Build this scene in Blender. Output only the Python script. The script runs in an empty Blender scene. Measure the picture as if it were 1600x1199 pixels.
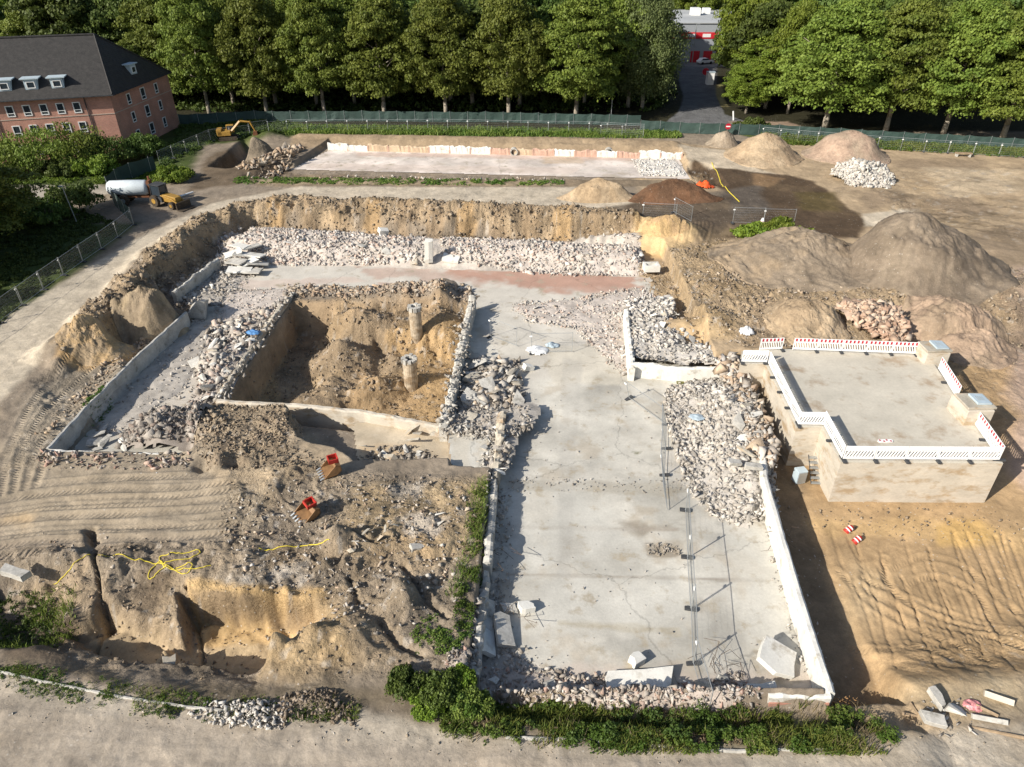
import bpy, bmesh, math, random
import numpy as np
from mathutils import Vector, Matrix
random.seed(7); rng = np.random.default_rng(7)
S = bpy.context.scene
COL = S.collection
# ------------------------------------------------------------ camera, sky, sun
F, TH, H = 1109.0, math.radians(33), 31.0
cam = bpy.data.cameras.new('camera'); co = bpy.data.objects.new('camera', cam); COL.objects.link(co)
co.location = (0, 0, H); co.rotation_euler = (math.radians(90) - TH, 0, 0)
cam.sensor_width = 36; cam.lens = 36 * F / 1600; cam.clip_end = 6000; cam.clip_start = .5
S.camera = co
SUN_EL, SUN_DIR = math.radians(31), (.82, .57)
W = bpy.data.worlds.new('World'); S.world = W; W.use_nodes = True
nt = W.node_tree; bg = nt.nodes['Background']
sk = nt.nodes.new('ShaderNodeTexSky'); sk.sky_type = 'NISHITA'; sk.sun_disc = False
sk.sun_elevation = SUN_EL; sk.sun_rotation = math.atan2(-SUN_DIR[0], -SUN_DIR[1])
sk.air_density = 1.0; sk.dust_density = 1.5; sk.altitude = 50
nt.links.new(sk.outputs[0], bg.inputs[0]); bg.inputs[1].default_value = .095
sl = bpy.data.lights.new('sun', 'SUN'); sl.energy = 5.0; sl.angle = math.radians(.5); sl.color = (1, .94, .85)
so = bpy.data.objects.new('sun', sl); COL.objects.link(so)
so.rotation_euler = Vector((SUN_DIR[0] * math.cos(SUN_EL), SUN_DIR[1] * math.cos(SUN_EL), -math.sin(SUN_EL))).to_track_quat('-Z', 'Y').to_euler()
vs = S.view_settings; vs.view_transform = 'Standard'; vs.look = 'None'; vs.exposure = 0.46; vs.gamma = 1; vs.use_curve_mapping = False

# ------------------------------------------------------------ helpers
def P(px, py, z=0.0):
    u = (px - 800) / F; v = (py - 599.5) / F
    t = (H - z) / (math.sin(TH) + v * math.cos(TH))
    return Vector((u * t, t * (math.cos(TH) - v * math.sin(TH)), z))
def PP(pts, z=0.0): return [tuple(P(x, y, z)[:2]) for x, y in pts]
def depth(p): return p[1] * math.cos(TH) + (H - p[2]) * math.sin(TH)
def vnoise(x, y, seed=0):
    xi = np.floor(x); yi = np.floor(y); fx = x - xi; fy = y - yi
    fx = fx * fx * (3 - 2 * fx); fy = fy * fy * (3 - 2 * fy)
    def h(a, b):
        s = np.sin(a * 127.1 + b * 311.7 + seed * 74.7) * 43758.5453
        return s - np.floor(s)
    a = h(xi, yi); b = h(xi + 1, yi); c = h(xi, yi + 1); d = h(xi + 1, yi + 1)
    return (a + (b - a) * fx + (c - a) * fy + (a - b - c + d) * fx * fy) * 2 - 1
def fbm(x, y, sc=1., octv=4, seed=0, gain=.5):
    s = 0; a = 1.; t = 0
    for k in range(octv):
        ang = .6 * k + .3; c, n = math.cos(ang), math.sin(ang); q = 2.03 ** k / sc
        s = s + a * vnoise((x * c - y * n) * q + 31.7 * k, (x * n + y * c) * q + 17.3 * k, seed + k); t += a; a *= gain
    return s / t
def sdist(X, Y, poly):
    d = np.full(X.shape, 1e9); ins = np.zeros(X.shape, bool); n = len(poly)
    for i in range(n):
        x0, y0 = poly[i][:2]; x1, y1 = poly[(i + 1) % n][:2]
        ex, ey = x1 - x0, y1 - y0; L = ex * ex + ey * ey + 1e-12
        t = np.clip(((X - x0) * ex + (Y - y0) * ey) / L, 0, 1)
        d = np.minimum(d, (X - x0 - t * ex) ** 2 + (Y - y0 - t * ey) ** 2)
        c = (y0 > Y) != (y1 > Y)
        with np.errstate(divide='ignore', invalid='ignore'): ins ^= c & (X < (x1 - x0) * (Y - y0) / ((y1 - y0) if y1 != y0 else 1e-9) + x0)
    d = np.sqrt(d)
    return np.where(ins, d, -d)
def ldist(X, Y, line):          # distance to, and arc length along, a polyline
    d = np.full(X.shape, 1e9); s = np.zeros(X.shape); sg = np.zeros(X.shape); acc = 0
    for i in range(len(line) - 1):
        x0, y0 = line[i][:2]; x1, y1 = line[i + 1][:2]
        ex, ey = x1 - x0, y1 - y0; L = math.hypot(ex, ey) + 1e-9
        t = np.clip(((X - x0) * ex + (Y - y0) * ey) / L / L, 0, 1)
        q = np.hypot(X - x0 - t * ex, Y - y0 - t * ey)
        m = q < d; d = np.where(m, q, d); s = np.where(m, acc + t * L, s)
        sg = np.where(m, np.sign((X - x0) * ey - (Y - y0) * ex), sg); acc += L
    return d, s, sg
def sstep(t): t = np.clip(t, 0, 1); return t * t * (3 - 2 * t)
def curve(pts, n=8):            # smooth a polyline (Catmull-Rom)
    out = []; q = [pts[0]] + list(pts) + [pts[-1]]
    for i in range(1, len(q) - 2):
        for k in range(n):
            t = k / n; a, b, c, d = [np.array(q[j], float) for j in (i - 1, i, i + 1, i + 2)]
            out.append(tuple(.5 * (2 * b + (c - a) * t + (2 * a - 5 * b + 4 * c - d) * t * t + (3 * b - a - 3 * c + d) * t ** 3)))
    return out + [tuple(pts[-1])]

def tag(o, label=None, cat=None, group=None, kind=None):
    if label: o['label'] = label
    if cat: o['category'] = cat
    if group: o['group'] = group
    if kind: o['kind'] = kind
    return o
def empty(name, loc, rz=0.):
    o = bpy.data.objects.new(name, None); COL.objects.link(o); o.location = loc; o.rotation_euler.z = rz; o.empty_display_size = .3
    return o
def link_mesh(name, me, mat, parent=None, smooth=False):
    for m in (mat if isinstance(mat, (list, tuple)) else [mat]): me.materials.append(m)
    if smooth: me.polygons.foreach_set('use_smooth', [True] * len(me.polygons))
    o = bpy.data.objects.new(name, me); COL.objects.link(o)
    if parent: o.parent = parent
    return o
def np_mesh(name, V, Fc, mat, cols=None, parent=None, smooth=False, mi=None, amp=None):
    me = bpy.data.meshes.new(name); V = np.asarray(V, np.float32); Fc = np.asarray(Fc, np.int32)
    n, k = Fc.shape
    me.vertices.add(len(V)); me.vertices.foreach_set('co', V.ravel())
    me.loops.add(n * k); me.loops.foreach_set('vertex_index', Fc.ravel())
    me.polygons.add(n); me.polygons.foreach_set('loop_start', np.arange(n, dtype=np.int32) * k)
    me.polygons.foreach_set('loop_total', np.full(n, k, np.int32))
    if mi is not None: me.polygons.foreach_set('material_index', np.asarray(mi, np.int32))
    if cols is not None:
        a = me.attributes.new('Col', 'FLOAT_COLOR', 'POINT')
        c = np.ones((len(V), 4), np.float32); c[:, :3] = cols; a.data.foreach_set('color', c.ravel())
    if amp is not None:
        a = me.attributes.new('Amp', 'FLOAT', 'POINT'); a.data.foreach_set('value', np.asarray(amp, np.float32).ravel())
    me.update(calc_edges=True)
    return link_mesh(name, me, mat, parent, smooth)
def copy_tree(o, parent=None):
    c = o.copy(); COL.objects.link(c)
    if parent: c.parent = parent
    for ch in list(o.children): copy_tree(ch, c)
    return c
class MB:
    def __init__(s): s.v = []; s.f = []; s.m = []
    def add(s, v, f, m=0):
        b = len(s.v); s.v += [tuple(p) for p in v]; s.f += [tuple(i + b for i in q) for q in f]; s.m += [m] * len(f); return s
    def box(s, c, d, rz=0., m=0, rot=None):
        x, y, z = d[0] / 2, d[1] / 2, d[2] / 2
        R = (rot or Matrix.Rotation(rz, 3, 'Z')); c = Vector(c)
        v = [c + R @ Vector(q) for q in ((-x, -y, -z), (x, -y, -z), (x, y, -z), (-x, y, -z), (-x, -y, z), (x, -y, z), (x, y, z), (-x, y, z))]
        return s.add(v, [(0, 3, 2, 1), (4, 5, 6, 7), (0, 1, 5, 4), (1, 2, 6, 5), (2, 3, 7, 6), (3, 0, 4, 7)], m)
    def bar(s, a, b, r, n=6, r2=None, m=0, cap=True):
        a = Vector(a); b = Vector(b); d = (b - a).normalized(); r2 = r if r2 is None else r2
        u = d.orthogonal().normalized(); w = d.cross(u)
        v = []
        for p, q in ((a, r), (b, r2)):
            for k in range(n):
                t = 2 * math.pi * (k + .5) / n; v.append(p + u * math.cos(t) * q + w * math.sin(t) * q)
        f = [(k, (k + 1) % n, n + (k + 1) % n, n + k) for k in range(n)]
        if cap: f += [tuple(range(n))[::-1], tuple(range(n, 2 * n))]
        return s.add(v, f, m)
    def tube(s, pts, r, n=6, m=0):
        for a, b in zip(pts[:-1], pts[1:]): s.bar(a, b, r, n, m=m)
        return s
    def prism(s, poly, z0, z1, m=0):
        n = len(poly)
        v = [(p[0], p[1], z0) for p in poly] + [(p[0], p[1], z1) for p in poly]
        return s.add(v, [tuple(range(n))[::-1], tuple(range(n, 2 * n))] + [(k, (k + 1) % n, n + (k + 1) % n, n + k) for k in range(n)], m)
    def ext(s, prof, y0, y1, m=0):    # profile in x,z extruded along y
        n = len(prof); v = [(p[0], y0, p[1]) for p in prof] + [(p[0], y1, p[1]) for p in prof]
        return s.add(v, [tuple(range(n)), tuple(range(n, 2 * n))[::-1]] + [(k, n + k, n + (k + 1) % n, (k + 1) % n) for k in range(n)], m)
    def lathe(s, c, prof, n=16, m=0, axis='z'):
        v = []; f = []
        for r, z in prof:
            for k in range(n):
                t = 2 * math.pi * k / n; a, b = r * math.cos(t), r * math.sin(t)
                q = (a, b, z) if axis == 'z' else ((z, a, b) if axis == 'x' else (a, z, b))
                v.append((c[0] + q[0], c[1] + q[1], c[2] + q[2]))
        for i in range(len(prof) - 1):
            for k in range(n): f.append((i * n + k, i * n + (k + 1) % n, (i + 1) * n + (k + 1) % n, (i + 1) * n + k))
        f += [tuple(range(n))[::-1], tuple(range((len(prof) - 1) * n, len(prof) * n))]
        return s.add(v, f, m)
    def build(s, name, mat, parent=None, smooth=False, bevel=0):
        me = bpy.data.meshes.new(name); me.from_pydata(s.v, [], s.f); me.polygons.foreach_set('material_index', s.m)
        bm = bmesh.new(); bm.from_mesh(me); bmesh.ops.recalc_face_normals(bm, faces=bm.faces); bm.to_mesh(me); bm.free()
        o = link_mesh(name, me, mat, parent, smooth)
        if bevel:
            b = o.modifiers.new('bevel', 'BEVEL'); b.width = bevel; b.segments = 2; b.limit_method = 'ANGLE'
        return o

# ------------------------------------------------------------ materials
def mk(name):
    m = bpy.data.materials.new(name); m.use_nodes = True; n = m.node_tree.nodes; l = m.node_tree.links
    return m, n, l, n['Principled BSDF']
def noise(n, l, vec, scale, detail=6, rough=.6):
    t = n.new('ShaderNodeTexNoise'); t.inputs['Scale'].default_value = scale; t.inputs['Detail'].default_value = detail
    t.inputs['Roughness'].default_value = rough; l.new(vec, t.inputs['Vector']); return t
def mat(name, col=(.5, .5, .5), rough=.85, metal=0., var=.25, scale=2., bump=.0, bscale=8., vc=False, vary=None, coord='Generated', fine=30., stretch=None):
    """procedural material; the colour is multiplied by noise at two scales; vc takes it from the mesh attribute"""
    m, n, l, b = mk(name)
    tc = n.new('ShaderNodeTexCoord'); geo = n.new('ShaderNodeNewGeometry')
    vec = geo.outputs['Position'] if coord == 'World' else tc.outputs['Object']
    if stretch:
        mp = n.new('ShaderNodeMapping'); mp.inputs['Scale'].default_value = stretch; l.new(vec, mp.inputs[0]); vec = mp.outputs[0]
    a = noise(n, l, vec, scale); c = noise(n, l, vec, fine, 4, .7)
    mr = n.new('ShaderNodeMapRange'); mr.inputs[1].default_value = .3; mr.inputs[2].default_value = .7; mr.inputs[3].default_value = 1 - var; mr.inputs[4].default_value = 1 + var
    l.new(a.outputs[0], mr.inputs[0])
    mr2 = n.new('ShaderNodeMapRange'); mr2.inputs[1].default_value = .3; mr2.inputs[2].default_value = .7; mr2.inputs[3].default_value = 1 - var * .6; mr2.inputs[4].default_value = 1 + var * .6
    l.new(c.outputs[0], mr2.inputs[0])
    mu = n.new('ShaderNodeMath'); mu.operation = 'MULTIPLY'; l.new(mr.outputs[0], mu.inputs[0]); l.new(mr2.outputs[0], mu.inputs[1])
    vm = n.new('ShaderNodeVectorMath'); vm.operation = 'SCALE'
    if vc:
        at = n.new('ShaderNodeAttribute'); at.attribute_name = 'Col'; src = at.outputs['Color']
    else:
        rgb = n.new('ShaderNodeRGB'); rgb.outputs[0].default_value = (*col, 1); src = rgb.outputs[0]
    if vary:
        mx = n.new('ShaderNodeMix'); mx.data_type = 'RGBA'; nz = noise(n, l, vec, vary[1], 5, .65)
        cr = n.new('ShaderNodeMapRange'); cr.inputs[1].default_value = vary[2] if len(vary) > 2 else .48; cr.inputs[2].default_value = (vary[2] if len(vary) > 2 else .48) + .14
        l.new(nz.outputs[0], cr.inputs[0]); l.new(cr.outputs[0], mx.inputs[0]); l.new(src, mx.inputs[6]); mx.inputs[7].default_value = (*vary[0], 1); src = mx.outputs[2]
    l.new(src, vm.inputs[0]); l.new(mu.outputs[0], vm.inputs['Scale']); l.new(vm.outputs[0], b.inputs['Base Color'])
    b.inputs['Roughness'].default_value = rough; b.inputs['Metallic'].default_value = metal
    if rough > .7: b.inputs['Specular IOR Level'].default_value = .2
    if bump:
        bp = n.new('ShaderNodeBump'); bp.inputs['Strength'].default_value = 1; bp.inputs['Distance'].default_value = bump
        d = noise(n, l, vec, bscale, 8, .65); l.new(d.outputs[0], bp.inputs['Height']); l.new(bp.outputs[0], b.inputs['Normal'])
    return m
def leaf_mat(name, col, col2):
    m, n, l, b = mk(name)
    at = n.new('ShaderNodeAttribute'); at.attribute_name = 'Col'
    oi = n.new('ShaderNodeObjectInfo'); mx = n.new('ShaderNodeMix'); mx.data_type = 'RGBA'
    sp = n.new('ShaderNodeSeparateColor'); l.new(at.outputs['Color'], sp.inputs[0])
    l.new(sp.outputs[0], mx.inputs[0]); mx.inputs[6].default_value = (*col, 1); mx.inputs[7].default_value = (*col2, 1)
    hs = n.new('ShaderNodeHueSaturation'); l.new(mx.outputs[2], hs.inputs['Color'])
    mr = n.new('ShaderNodeMapRange'); mr.inputs[3].default_value = .75; mr.inputs[4].default_value = 1.25; l.new(oi.outputs['Random'], mr.inputs[0]); l.new(mr.outputs[0], hs.inputs['Value'])
    mh = n.new('ShaderNodeMapRange'); mh.inputs[3].default_value = .485; mh.inputs[4].default_value = .515; l.new(oi.outputs['Random'], mh.inputs[0]); l.new(mh.outputs[0], hs.inputs['Hue'])
    l.new(hs.outputs[0], b.inputs['Base Color']); b.inputs['Roughness'].default_value = .6; b.inputs['Specular IOR Level'].default_value = .25
    tr = n.new('ShaderNodeBsdfTranslucent'); l.new(hs.outputs[0], tr.inputs[0])
    ms = n.new('ShaderNodeMixShader'); ms.inputs[0].default_value = .25
    l.new(b.outputs[0], ms.inputs[1]); l.new(tr.outputs[0], ms.inputs[2]); l.new(ms.outputs[0], n['Material Output'].inputs[0])
    return m
M = {}
def soil_mat(name, bump=.10, bscale=3.5):
    m, n, l, b = mk(name); geo = n.new('ShaderNodeNewGeometry'); P_ = geo.outputs['Position']
    at = n.new('ShaderNodeAttribute'); at.attribute_name = 'Col'
    def rng_(src, a0, a1, b0, b1):
        r = n.new('ShaderNodeMapRange')
        for i, v in zip((1, 2, 3, 4), (a0, a1, b0, b1)): r.inputs[i].default_value = v
        l.new(src, r.inputs[0]); return r.outputs[0]
    def mul(a, c):
        q = n.new('ShaderNodeMath'); q.operation = 'MULTIPLY'; l.new(a, q.inputs[0]); l.new(c, q.inputs[1]); return q.outputs[0]
    wp = noise(n, l, P_, .8, 3); vm = n.new('ShaderNodeVectorMath'); vm.operation = 'MULTIPLY_ADD'; l.new(wp.outputs['Color'], vm.inputs[0]); vm.inputs[1].default_value = (1.2, 1.2, .6); l.new(P_, vm.inputs[2]); Q = vm.outputs[0]
    f = mul(mul(rng_(noise(n, l, Q, .35, 7, .62).outputs[0], .3, .7, .74, 1.22), rng_(noise(n, l, Q, 1.8, 8, .7).outputs[0], .3, .7, .78, 1.2)), rng_(noise(n, l, P_, 11., 5, .8).outputs[0], .25, .75, .8, 1.2))
    sc = n.new('ShaderNodeVectorMath'); sc.operation = 'SCALE'; l.new(at.outputs['Color'], sc.inputs[0]); l.new(f, sc.inputs['Scale'])
    vo = n.new('ShaderNodeTexVoronoi'); vo.inputs['Scale'].default_value = 5.; l.new(P_, vo.inputs['Vector']); sp = n.new('ShaderNodeSeparateColor'); l.new(vo.outputs['Color'], sp.inputs[0])
    peb = mul(mul(rng_(sp.outputs[0], .86, .9, 0, 1), rng_(vo.outputs['Distance'], .18, .3, 1, 0)), rng_(noise(n, l, P_, .25, 4).outputs[0], .45, .6, .0, .8))
    mx = n.new('ShaderNodeMix'); mx.data_type = 'RGBA'; l.new(peb, mx.inputs[0]); l.new(sc.outputs[0], mx.inputs[6]); mx.inputs[7].default_value = (.50, .46, .40, 1); l.new(mx.outputs[2], b.inputs['Base Color'])
    b.inputs['Roughness'].default_value = .95; b.inputs['Specular IOR Level'].default_value = .15
    h1 = noise(n, l, Q, bscale, 9, .72).outputs[0]; ad = n.new('ShaderNodeMath'); ad.operation = 'MULTIPLY_ADD'; l.new(vo.outputs['Distance'], ad.inputs[0]); ad.inputs[1].default_value = -.25; l.new(h1, ad.inputs[2])
    tm = n.new('ShaderNodeAttribute'); tm.attribute_name = 'TrkM'; tp = n.new('ShaderNodeAttribute'); tp.attribute_name = 'TrkP'
    pp = n.new('ShaderNodeMath'); pp.operation = 'PINGPONG'; l.new(tp.outputs['Fac'], pp.inputs[0]); pp.inputs[1].default_value = .5
    a2 = n.new('ShaderNodeMath'); a2.operation = 'MULTIPLY_ADD'; l.new(mul(pp.outputs[0], tm.outputs['Fac']), a2.inputs[0]); a2.inputs[1].default_value = 1.7; l.new(ad.outputs[0], a2.inputs[2]); ad = a2
    amp = n.new('ShaderNodeAttribute'); amp.attribute_name = 'Amp'; bp = n.new('ShaderNodeBump'); bp.inputs['Distance'].default_value = bump
    l.new(ad.outputs[0], bp.inputs['Height']); l.new(amp.outputs['Fac'], bp.inputs['Strength']); l.new(bp.outputs[0], b.inputs['Normal'])
    return m
M['ground'] = soil_mat('soil', .22)
def floor_mat():
    m = mat('concrete floor', vc=True, var=.13, scale=.45, fine=6., bump=.012, bscale=9., rough=.85, coord='World', vary=((.36, .31, .23), .8, .57)); n = m.node_tree.nodes; l = m.node_tree.links; b = n['Principled BSDF']
    geo = n.new('ShaderNodeNewGeometry'); wp = noise(n, l, geo.outputs['Position'], .9, 5); vm = n.new('ShaderNodeVectorMath'); vm.operation = 'MULTIPLY_ADD'; l.new(wp.outputs['Color'], vm.inputs[0]); vm.inputs[1].default_value = (1.6, 1.6, 0); l.new(geo.outputs['Position'], vm.inputs[2])
    vo = n.new('ShaderNodeTexVoronoi'); vo.feature = 'DISTANCE_TO_EDGE'; vo.inputs['Scale'].default_value = .09; l.new(vm.outputs[0], vo.inputs['Vector'])
    mr = n.new('ShaderNodeMapRange'); mr.inputs[1].default_value = .0; mr.inputs[2].default_value = .006; mr.inputs[3].default_value = .72; mr.inputs[4].default_value = 1.; l.new(vo.outputs['Distance'], mr.inputs[0])
    src = b.inputs['Base Color'].links[0].from_socket; v2 = n.new('ShaderNodeVectorMath'); v2.operation = 'SCALE'; l.new(src, v2.inputs[0]); l.new(mr.outputs[0], v2.inputs['Scale']); l.new(v2.outputs[0], b.inputs['Base Color'])
    return m
M['floor'] = floor_mat() if 1 else mat('concrete floor', vc=True, var=.10, scale=.5, fine=6., bump=.008, bscale=9., rough=.85, coord='World')
M['rock'] = mat('rubble', vc=True, var=.2, scale=1.5, fine=14., bump=.02, bscale=12., rough=.95, coord='World')
M['heap'] = soil_mat('heap soil', .12, 8.)
M['conc'] = mat('concrete', (.44, .42, .375), var=.25, scale=.9, fine=7, bump=.02, bscale=6, vary=((.25, .235, .2), 1.2, .55), coord='World')
M['conc_white'] = mat('whitewashed concrete', (.66, .64, .58), var=.12, scale=.9, fine=6, bump=.015, bscale=6, vary=((.42, .38, .31), 1.0, .56), coord='World')
M['conc_dirty'] = mat('dirty concrete', (.40, .36, .29), var=.25, scale=.7, fine=6, bump=.02, bscale=6, vary=((.42, .29, .17), .8, .54), coord='World')
M['conc_warm'] = mat('stained pale concrete', (.50, .45, .37), var=.14, scale=.6, fine=5, bump=.01, bscale=6, vary=((.37, .28, .18), .55, .5), coord='World', stretch=(1, 1, 2.2))
M['roofdeck'] = mat('bunker roof concrete', (.50, .46, .38), var=.12, scale=.5, fine=5, bump=.006, bscale=8, vary=((.36, .29, .21), .45, .52), coord='World')
M['steel'] = mat('galvanised steel', (.42, .44, .44), rough=.45, metal=.6, var=.1)
M['rust'] = mat('rusty steel', (.16, .07, .035), rough=.9, var=.3)
M['rebar'] = mat('dark rebar', (.10, .07, .05), rough=.9, var=.3)
M['white'] = mat('white plastic', (.80, .80, .78), rough=.5, var=.04)
M['redfilm'] = mat('red reflective film', (.42, .012, .03), rough=.4, var=.05)
M['rubber'] = mat('recycled rubber', (.05, .052, .055), rough=.9, var=.3)
M['black'] = mat('black rubber', (.02, .02, .02), rough=.85, var=.2)
M['red'] = mat('red paint', (.42, .03, .02), rough=.55, var=.25)
M['orange'] = mat('orange plastic', (.75, .10, .02), rough=.5, var=.1)
M['yellow'] = mat('yellow paint', (.33, .19, .035), rough=.5, var=.2)
M['hose'] = mat('yellow hose', (.62, .50, .05), rough=.5, var=.1)
M['glass'] = mat('window glass', (.03, .04, .05), rough=.12, var=.2, scale=.3)
M['frame'] = mat('white window frame', (.72, .72, .70), rough=.5, var=.08)
M['zinc'] = mat('zinc sheet', (.42, .50, .54), rough=.5, var=.1)
M['brown'] = mat('dark bucket steel', (.22, .12, .05), rough=.7, var=.35)
M['bark'] = mat('bark', (.27, .235, .185), rough=.95, var=.3, scale=3, bump=.03)
M['wood'] = mat('timber', (.30, .22, .14), rough=.9, var=.3, scale=3)
M['green_tarp'] = mat('green privacy mesh', (.03, .058, .048), rough=.7, var=.25, scale=.7)
M['blue'] = mat('blue sheet', (.10, .25, .5), rough=.5)
M['tank'] = mat('white tank', (.55, .60, .62), rough=.4, var=.1)
M['mud'] = mat('muddy rubber', (.07, .055, .04), rough=.95, var=.3)
M['pillar'] = mat('mud stained concrete pipe', (.40, .33, .24), var=.3, scale=1.5, fine=6, bump=.03, vary=((.26, .19, .12), 1.3, .48), coord='World')
def brick_mat():
    m, n, l, b = mk('red brick'); tc = n.new('ShaderNodeTexCoord'); geo = n.new('ShaderNodeNewGeometry')
    sx = n.new('ShaderNodeSeparateXYZ'); l.new(geo.outputs['Position'], sx.inputs[0])
    ad = n.new('ShaderNodeMath'); l.new(sx.outputs[0], ad.inputs[0]); l.new(sx.outputs[1], ad.inputs[1])
    cx = n.new('ShaderNodeCombineXYZ'); l.new(ad.outputs[0], cx.inputs[0]); l.new(sx.outputs[2], cx.inputs[1])
    br = n.new('ShaderNodeTexBrick'); l.new(cx.outputs[0], br.inputs[0]); br.inputs['Scale'].default_value = 1
    br.inputs['Brick Width'].default_value = .25; br.inputs['Row Height'].default_value = .075; br.inputs['Mortar Size'].default_value = .008
    br.inputs['Color1'].default_value = (.50, .235, .165, 1); br.inputs['Color2'].default_value = (.38, .17, .12, 1); br.inputs['Mortar'].default_value = (.30, .24, .20, 1)
    nz = noise(n, l, geo.outputs['Position'], .35, 6, .6); mr = n.new('ShaderNodeMapRange'); mr.inputs[1].default_value = .3; mr.inputs[2].default_value = .7; mr.inputs[3].default_value = .78; mr.inputs[4].default_value = 1.25; l.new(nz.outputs[0], mr.inputs[0])
    vm = n.new('ShaderNodeVectorMath'); vm.operation = 'SCALE'; l.new(br.outputs[0], vm.inputs[0]); l.new(mr.outputs[0], vm.inputs['Scale']); l.new(vm.outputs[0], b.inputs['Base Color']); b.inputs['Roughness'].default_value = .9
    return m
M['brick'] = brick_mat()
def tile_mat():
    m, n, l, b = mk('dark roof tiles'); geo = n.new('ShaderNodeNewGeometry')
    sx = n.new('ShaderNodeSeparateXYZ'); l.new(geo.outputs['Position'], sx.inputs[0])
    wv = n.new('ShaderNodeMath'); wv.operation = 'MULTIPLY'; wv.inputs[1].default_value = 4.2; l.new(sx.outputs[2], wv.inputs[0])
    fr = n.new('ShaderNodeMath'); fr.operation = 'FRACT'; l.new(wv.outputs[0], fr.inputs[0])
    bp = n.new('ShaderNodeBump'); bp.inputs['Distance'].default_value = .05; l.new(fr.outputs[0], bp.inputs['Height']); l.new(bp.outputs[0], b.inputs['Normal'])
    nz = noise(n, l, geo.outputs['Position'], 1.6, 9, .85); cr = n.new('ShaderNodeValToRGB')
    cr.color_ramp.elements[0].position = .3; cr.color_ramp.elements[0].color = (.008, .008, .008, 1); cr.color_ramp.elements[1].position = .75; cr.color_ramp.elements[1].color = (.055, .05, .046, 1)
    l.new(nz.outputs[0], cr.inputs[0]); l.new(cr.outputs[0], b.inputs['Base Color']); b.inputs['Roughness'].default_value = .8
    return m
M['tile'] = tile_mat()
M['leaf'] = leaf_mat('lime leaves', (.095, .135, .02), (.19, .225, .04))
M['leaf2'] = leaf_mat('bright leaves', (.095, .15, .016), (.20, .25, .034))
M['leaf_birch'] = leaf_mat('birch leaves', (.085, .105, .035), (.15, .17, .06))
M['leaf_dark'] = leaf_mat('dark leaves', (.055, .088, .018), (.11, .15, .03))
M['weed'] = leaf_mat('weeds', (.06, .115, .016), (.20, .235, .05))
M['dry'] = leaf_mat('dry stems', (.16, .12, .07), (.28, .22, .13))

# ------------------------------------------------------------ the ground: one height field with real pits and banks
def axis(a, b, st, lo, hi, g, far):
    v = list(np.arange(a, b, st)); s = st; x = b
    while x < far: v.append(x); s *= g; x += s
    s = st; x = a - st; w = []
    while x > lo: w.append(x); s *= g; x -= s
    return np.array(w[::-1] + v)
xs = axis(-37, 42, .11, -2500, 0, 1.022, 2500)
ya = list(np.arange(14, 50, .10)); y, st = 50., .10
while y < 135: ya.append(y); st = min(st * 1.012, .34); y += st
while y < 4000: ya.append(y); st *= 1.05; y += st
yb = []; y, st = 13.88, .12
while y > -1500: yb.append(y); st *= 1.2; y -= st
ys = np.array(yb[::-1] + ya)
X, Y = np.meshgrid(xs, ys)
Z = np.zeros(X.shape); A = np.full(X.shape, .06)      # height, amplitude of the small relief
def win(poly, pad):
    p = np.array([q[:2] for q in poly])
    i0, i1 = np.searchsorted(ys, [p[:, 1].min() - pad, p[:, 1].max() + pad]); j0, j1 = np.searchsorted(xs, [p[:, 0].min() - pad, p[:, 0].max() + pad])
    return slice(i0, i1), slice(j0, j1)
def mask(XX, YY, poly, soft, en=0., es=1.5, seed=3):
    sd = sdist(XX, YY, poly)
    if en: sd = sd + en * fbm(XX, YY, es, 4, seed)
    return sstep(sd / soft + .5)
def lev(poly, z, soft=.5, en=0., es=1.5, amp=None, w=False, px=True, seed=3):
    """set the ground inside a polygon to height z"""
    if px: poly = PP(poly, z)
    s = win(poly, soft + en + 1); m = mask(X[s], Y[s], poly, soft, en, es, seed)
    Z[s] = Z[s] * (1 - m) + z * m
    if amp is not None: A[s] = A[s] * (1 - m) + amp * m
def rough(poly, amp, soft=2., z=0.):
    poly = PP(poly, z); s = win(poly, soft + 1); m = mask(X[s], Y[s], poly, soft); A[s] = A[s] * (1 - m) + amp * m
def bump(px, py, z, rx, ry, h, rot=0., en=.35, sharp=1.):
    c = P(px, py, z); s = win([(c.x - max(rx, ry) * 1.6, c.y - max(rx, ry) * 1.6), (c.x + max(rx, ry) * 1.6, c.y + max(rx, ry) * 1.6)], 0)
    a, b = X[s] - c.x, Y[s] - c.y; cr, sr = math.cos(rot), math.sin(rot)
    d = np.hypot((a * cr + b * sr) / rx, (-a * sr + b * cr) / ry) + en * fbm(X[s], Y[s], max(rx, ry) * .7, 4, int(px) % 97)
    Z[s] += h * np.maximum(0, 1 - np.clip(d, 0, 9)) ** sharp * (1 if sharp > 1 else 1)
def ridge(line, h, w, z=0., px=True, lump=.4, ls=2., up=None, seed=11):
    if px: line = PP(line, z)
    s = win(line, w * 2 + 2); d, t, sg = ldist(X[s], Y[s], line)
    d = d / (w * (1 + lump * fbm(X[s], Y[s], ls, 4, seed)))
    Z[s] += h * (1 + .5 * lump * fbm(t, t * 0, ls, 3, seed + 5)) * np.where(d < 1, (1 + np.cos(np.pi * np.clip(d, 0, 1))) / 2, 0)
# --- site platform (hall, back slab, courtyard, trench) at -1.5
HALL = [(-2.1, 20.9), (15.4, 20.9), (16.9, 37), (17.4, 51), (10.5, 58), (16, 64), (17, 76), (-27, 80), (-34, 66), (-31, 62), (-32.6, 39.4), (-22.4, 39.1), (-3.5, 40)]
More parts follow.
